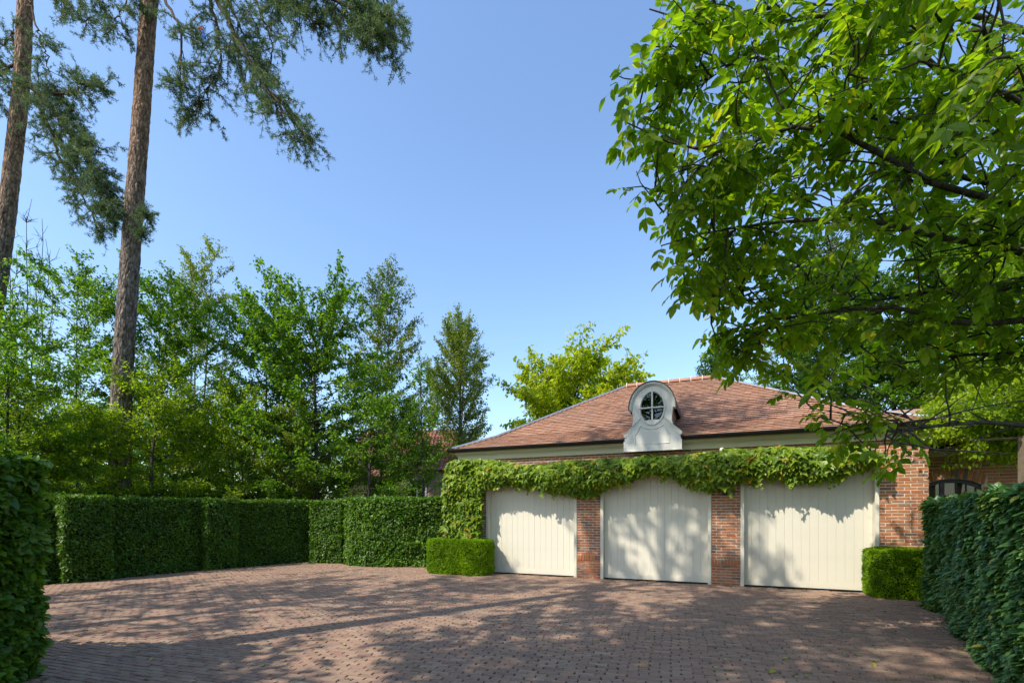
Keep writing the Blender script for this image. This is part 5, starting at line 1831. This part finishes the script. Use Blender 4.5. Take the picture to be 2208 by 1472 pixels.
def walnut_limb(tip, primary):
    h = np.clip(2.2 + 0.55 * (tip[2] - 1.5) + rng.normal(0, 0.3), 2.3, 6.0)
    P0 = np.array([np.interp(h, TP[:, 2], TP[:, c]) for c in range(3)])
    d0 = 0.0
    if not primary:                               # fork off the nearest limb
        Nd, Dd = np.array(NODES), np.array(NDIST)
        dd_ = np.linalg.norm(Nd - tip, axis=1)
        q = np.argmin(np.where(dd_ > 0.5, dd_ + 0.22 * Dd, 99))
        P0, d0 = Nd[q], Dd[q]
    L = np.linalg.norm(tip - P0)
    n = 16 if primary else 11
    k = np.linspace(0, 1, n)[:, None]
    sag = np.array([0, 0, 1.0]) * (k * (1 - k)) * L * rng.uniform(0.10, 0.26)
    wv = np.stack([vnoise(np.concatenate([k * 5, k * 0 + s_, k * 0 + tip[0] * 7], 1), 1.0, 21) - 0.5 for s_ in (0, 3.3, 7.7)], -1) * 0.09 * L * np.sin(k * PI) ** 0.5
    BP = P0 * (1 - k) + tip * k + sag + wv
    wood.tube(BP - wt, np.linspace(0.052, 0.006, n) if primary else np.linspace(min(0.02, 0.006 + 0.007 * L), 0.004, n), 7)
    for i_ in range(3, n - 2):
        NODES.append(BP[i_])
        NDIST.append(d0 + L * i_ / (n - 1))
    tw.add(BP[-5:])
    ns = int(L * (4.2 if primary else 7.0)) + 3
    for w in range(ns):
        u = (0.3 if primary else 0.05) + (0.7 if primary else 0.95) * (w + rng.random()) / ns
        x = min(u, 0.995) * (n - 1)
        i = int(x)
        Q = BP[i] * (1 - x + i) + BP[i + 1] * (x - i)
        dd = unit(BP[i + 1] - BP[i])
        d2 = unit(dd * rng.uniform(0.4, 0.9) + rand_unit(1)[0] * np.array([1, 1, 0.7]))
        l2 = rng.uniform(0.35, 0.95) * (1.2 - 0.5 * u)
        SP = curve_branch(Q, d2, l2, 5, -0.25, 0.16)
        ex, ey = proj(SP)
        if np.any(in_frame(SP) & ((ex < np.interp(ey, edge[:, 0], edge[:, 1]) + 22) | (ey > 990))):
            continue
        wood.tube(SP - wt, np.linspace(0.011, 0.004, 6), 4, cap=False)
        tw.add(SP, 0.2)
order = [i for i in (0, 2, 4, 6, 9, 12, 14, 16, 17, 20, 22, 24, 26, 28, 31)] + list(range(len(tips) - len(extra), len(tips)))
for i in order:
    walnut_limb(tips[i], True)
for i in sorted([i for i in range(len(tips)) if i not in order], key=lambda i: np.linalg.norm(tips[i] - TP[3])):
    walnut_limb(tips[i], False)
A, B = np.array(tw.a), np.array(tw.b)
L = np.linalg.norm(B - A, axis=1)
cnt = rng.poisson(L * 11.0)
ii = np.repeat(np.arange(len(A)), cnt)
tt_ = rng.random(len(ii))[:, None]
O = A[ii] * (1 - tt_) + B[ii] * tt_
rd = unit(unit(B - A)[ii] * 0.5 + rand_unit(len(ii)) * np.array([1, 1, 0.5]) + np.array([0, 0, -0.25]))     # leaf stalk direction
# keep sky free left of the crown's edge and below it, where no limb reaches
px, py = proj(O)
lim = np.interp(py, edge[:, 0], edge[:, 1])
infr = in_frame(O, 100)
keep = ~infr | ((px > lim + 10) & (py < 1000))
# lower right: only a few hanging sprays
keep &= ~(infr & (py > 800) & (px > 1980) & (rng.random(len(py)) < 0.4)) & ~(infr & (px > 2010) & (py > 840)) & ~(infr & (px > 1780) & (py > 280) & (rng.random(len(py)) < 0.32)) & ~((O[:, 2] > 4.9) & (px > 1700) & (rng.random(len(py)) < 0.25))
# a thin place in the crown lets the sun through to the right hand pier and box shrub
gi = np.linalg.inv(GM)
Ol = O @ gi[:3, :3].T + gi[:3, 3]
sl_ = gi[:3, :3] @ np.array(SUN_DIR)
tt = (-0.4 - Ol[:, 1]) / sl_[1]
hit = Ol + tt[:, None] * sl_
keep &= ~((tt > 0) & (hit[:, 0] > 3.2) & (hit[:, 0] < 5.7) & (hit[:, 2] > -0.3) & (hit[:, 2] < 2.5) & (rng.random(len(O)) < 0.72))
keep &= ~(infr & (py > 870) & (rng.random(len(O)) < 0.5))
O, rd = O[keep], rd[keep]
nl = len(O)
RL = rng.uniform(0.14, 0.26, nl)
LP, LT, LN, LS = [], [], [], []
side = unit(np.cross(rd, np.array([0, 0, 1.0]) + rand_unit(nl) * 0.35))
upn = np.cross(side, rd)
for j, (f, s) in enumerate(((0.3, 1), (0.3, -1), (0.62, 1), (0.62, -1), (0.92, 1), (0.92, -1), (1.0, 0))):
    use = rng.random(nl) < (0.9 if j < 6 else 1.0)
    p = O + rd * (RL * f)[:, None] + np.array([0, 0, -1.0]) * (RL * f * f * 0.25)[:, None]
    tipd = rd * (0.55 if s else 1.0) + side * s * 0.9 + np.array([0, 0, -0.45]) + rand_unit(nl) * 0.28
    LP.append(p[use])
    LT.append(tipd[use])
    LN.append((upn + rand_unit(nl) * 0.4)[use])
    LS.append((RL * rng.uniform(0.38, 0.56, nl) * (1.2 if not s else 0.85 + 0.3 * f))[use])
P, T3, N3, S = np.concatenate(LP), np.concatenate(LT), np.concatenate(LN), np.concatenate(LS)
R = frames(T3, N3)
m = MB()
for k in range(nl):
    pass
st = np.stack([O, O + rd * (RL * 0.5)[:, None] - np.array([0, 0, 1.0]) * (RL * 0.06)[:, None], O + rd * RL[:, None] - np.array([0, 0, 1.0]) * (RL * 0.25)[:, None]], 1)
V = np.concatenate([st + side[:, None, :] * 0.0018, st - side[:, None, :] * 0.0018 - np.array([0, 0, 0.002])], 1) - wt
F = np.array([(0, 1, 4, 3), (1, 2, 5, 4)])
wood.add(V.reshape(-1, 3), (F[None] + (np.arange(nl) * 6)[:, None, None]).reshape(-1, 4))
rest = leaf_pieces(walnut, LEAF6, P, R, S, M_walnut, 300, 'leaflet')
mb = MB()
put_leaves(mb, (LEAF6[0] * np.array([1.12, 1, 1]), LEAF6[1]), P[rest] - wt, R[rest], S[rest])
mb.build('crown', M_walnut, walnut, 'stuff')
wood.build('trunk', M_bark, walnut, smooth=True)
WALNUT_N = len(P)

# ------------------------------------------------------------------ added trees outside the picture, to shade the driveway and mirror in the dormer
SH = dict(elev=(0, 45), sec=2.6, sec_len=1.0, leaf=0.19, per_m=15, spread=0.08, hide_in_frame=True)
make_tree('unseen_tree', 'tall tree outside the picture beside the near left hedge, shading the driveway', (-6.4, 0.2, 0), (-5.2, 0.5, 12.5), 0.3, [(0, 1), (.5, 3.4), (.75, 4.0), (.9, 3.0), (1, .8)], M_cherry, M_bark, n_main=60, first=0.42, **{**SH, 'per_m': 22})
make_tree('unseen_tree', 'tallest tree outside the picture on the left, shading the garage doors', (-7.2, 2.9, 0), (-5.4, 4.4, 18.0), 0.3, [(0, .6), (.6, 2.0), (.8, 2.5), (.92, 1.7), (1, .5)], M_cherry, M_bark, n_main=44, first=0.6, **SH)
make_tree('unseen_tree', 'tree outside the picture far left behind the driveway entrance', (-14.0, 4.0, 0), (-13.4, 4.0, 12.0), 0.25, [(0, 1), (.4, 2.6), (.7, 3.2), (.9, 2.0), (1, .5)], M_cherry, M_bark, n_main=36, first=0.35, **SH)
make_tree('unseen_tree', 'tree outside the picture between the entrance hedge and the far left', (-11.0, 2.8, 0), (-10.4, 3.2, 14.0), 0.25, [(0, 1), (.5, 2.4), (.75, 3.0), (.9, 2.0), (1, .5)], M_cherry, M_bark, n_main=36, first=0.5, **SH)
make_tree('unseen_tree', 'large tree outside the picture behind the camera', (-7.2, -3.4, 0), (-6.6, -2.9, 13.5), 0.35, [(0, 1), (.4, 3.0), (.7, 3.6), (.9, 2.6), (1, .6)], M_cherry, M_bark, n_main=40, first=0.4, **SH)
make_tree('unseen_tree', 'broad tree outside the picture well behind the camera to the left', (-9.5, -11, 0), (-9.5, -11, 14), 0.35, [(0, 2), (.3, 4.0), (.6, 4.6), (.9, 3.0), (1, .6)], M_cherry, M_bark, n_main=44, first=0.12, **SH)  # added unseen for its reflection in the dormer glass, not for shade
make_tree('unseen_tree', 'broad tree outside the picture far behind the camera', (-2.5, -14, 0), (-2.5, -14, 14), 0.35, [(0, 2), (.3, 4.0), (.6, 4.6), (.9, 3.0), (1, .6)], M_cherry, M_bark, n_main=44, first=0.12, **SH)  # likewise added only to be mirrored in the oval window

# leaf litter gathered along the feet of the hedges and walls
M_litter = leaf_mat('dry_litter', [(0.0, (0.10, 0.07, 0.035)), (0.5, (0.16, 0.11, 0.05)), (0.8, (0.20, 0.17, 0.05)), (1.0, (0.12, 0.15, 0.03))], mix=0.1)
lines = [((-13, 7.2), (-10.3, 10.1)), ((-10.3, 10.1), (-8.3, 13.0)), ((-8.3, 13.0), (-6.2, 15.2)), ((-5.0, 14.6), (-3.6, 13.85)), ((-3.6, 13.85), (-1.6, 13.8)), ((6.3, 7.0), (4.3, 4.2)), ((4.3, 4.2), (3.4, 2.9)), ((-4.25, 1), (-4.25, 4.5)), ((-0.6, 12.45), (7.0, 9.2))]
Pl = []
for (a0, a1), w in zip(lines, (260, 260, 240, 150, 150, 420, 260, 200, 220)):
    a0, a1 = np.array(a0), np.array(a1)
    d_ = unit(a1 - a0)
    nn = np.array([d_[1], -d_[0]])
    t_ = rng.random(w)
    c_off = np.abs(rng.normal(0, 0.11, w)) - 0.06
    sgn = np.sign(np.dot(np.array([0.5, 7.5]) - a0, nn)) or 1
    p_ = a0 + (a1 - a0) * t_[:, None] + nn * sgn * c_off[:, None]
    Pl.append(np.column_stack([p_, np.full(w, 0.008) + rng.random(w) * 0.006]))
P = np.concatenate(Pl)
mb = MB()
put_leaves(mb, LEAF2, P, frames(rand_unit(len(P)) * np.array([1, 1, 0.25]), np.array([0, 0, 1.0]) + rand_unit(len(P)) * 0.35), rng.uniform(0.018, 0.05, len(P)))
o = mb.build('leaf_litter', M_litter)
o['kind'] = 'stuff'
o['label'] = 'dry brown leaf litter along the foot of the hedges and the garage'

# ------------------------------------------------------------------ fallen leaves on the driveway
m = MB()
m.add(LEAF6[0] * np.array([1.1, 1, 1.0]), LEAF6[1])
fl_me = m.mesh('fallen_leaf', M_fallen)
spots = [(1672, 1447, .10), (1882, 1431, .10), (1918, 1363, .09), (1680, 1315, .08), (1735, 1359, .07), (1817, 1410, .06), (1558, 1420, .06), (1540, 1438, .05), (1700, 1420, .05), (935, 1318, .06), (570, 1436, .06), (802, 1400, .06), (742, 1393, .05), (425, 1411, .07), (330, 1420, .05), (285, 1391, .05), (1405, 1400, .05), (1735, 1457, .06), (1430, 1355, .05)]
for k, (x, y, s) in enumerate(spots):
    Z = CAMH * FPX / (y - HY)
    p = at(x, y, Z)
    o = bpy.data.objects.new('fallen_leaf', fl_me)
    C.objects.link(o)
    o.location = (p[0], p[1], 0.016)
    o.rotation_euler = (rng.normal(0, 0.25), rng.normal(0, 0.25), rng.uniform(0, 6.28))
    o.scale = (s, s, s)
    o['category'] = 'leaf'
    o['group'] = 'fallen leaves on the driveway'
    o['label'] = {0: 'largest yellow fallen leaf, lying in the sunlit patch near the bottom edge', 1: 'long yellow fallen leaf in the shade near the foot of the right hedge', 2: 'yellowish curled fallen leaf, nearest to the right box shrub'}.get(k, 'small yellow-green fallen leaf lying on the brick driveway')
print('pavers', nP, 'walnut leaflets', WALNUT_N, 'tris', sum(len(o.data.polygons) for o in scene.objects if o.type == 'MESH'), 'objects', len(scene.objects))
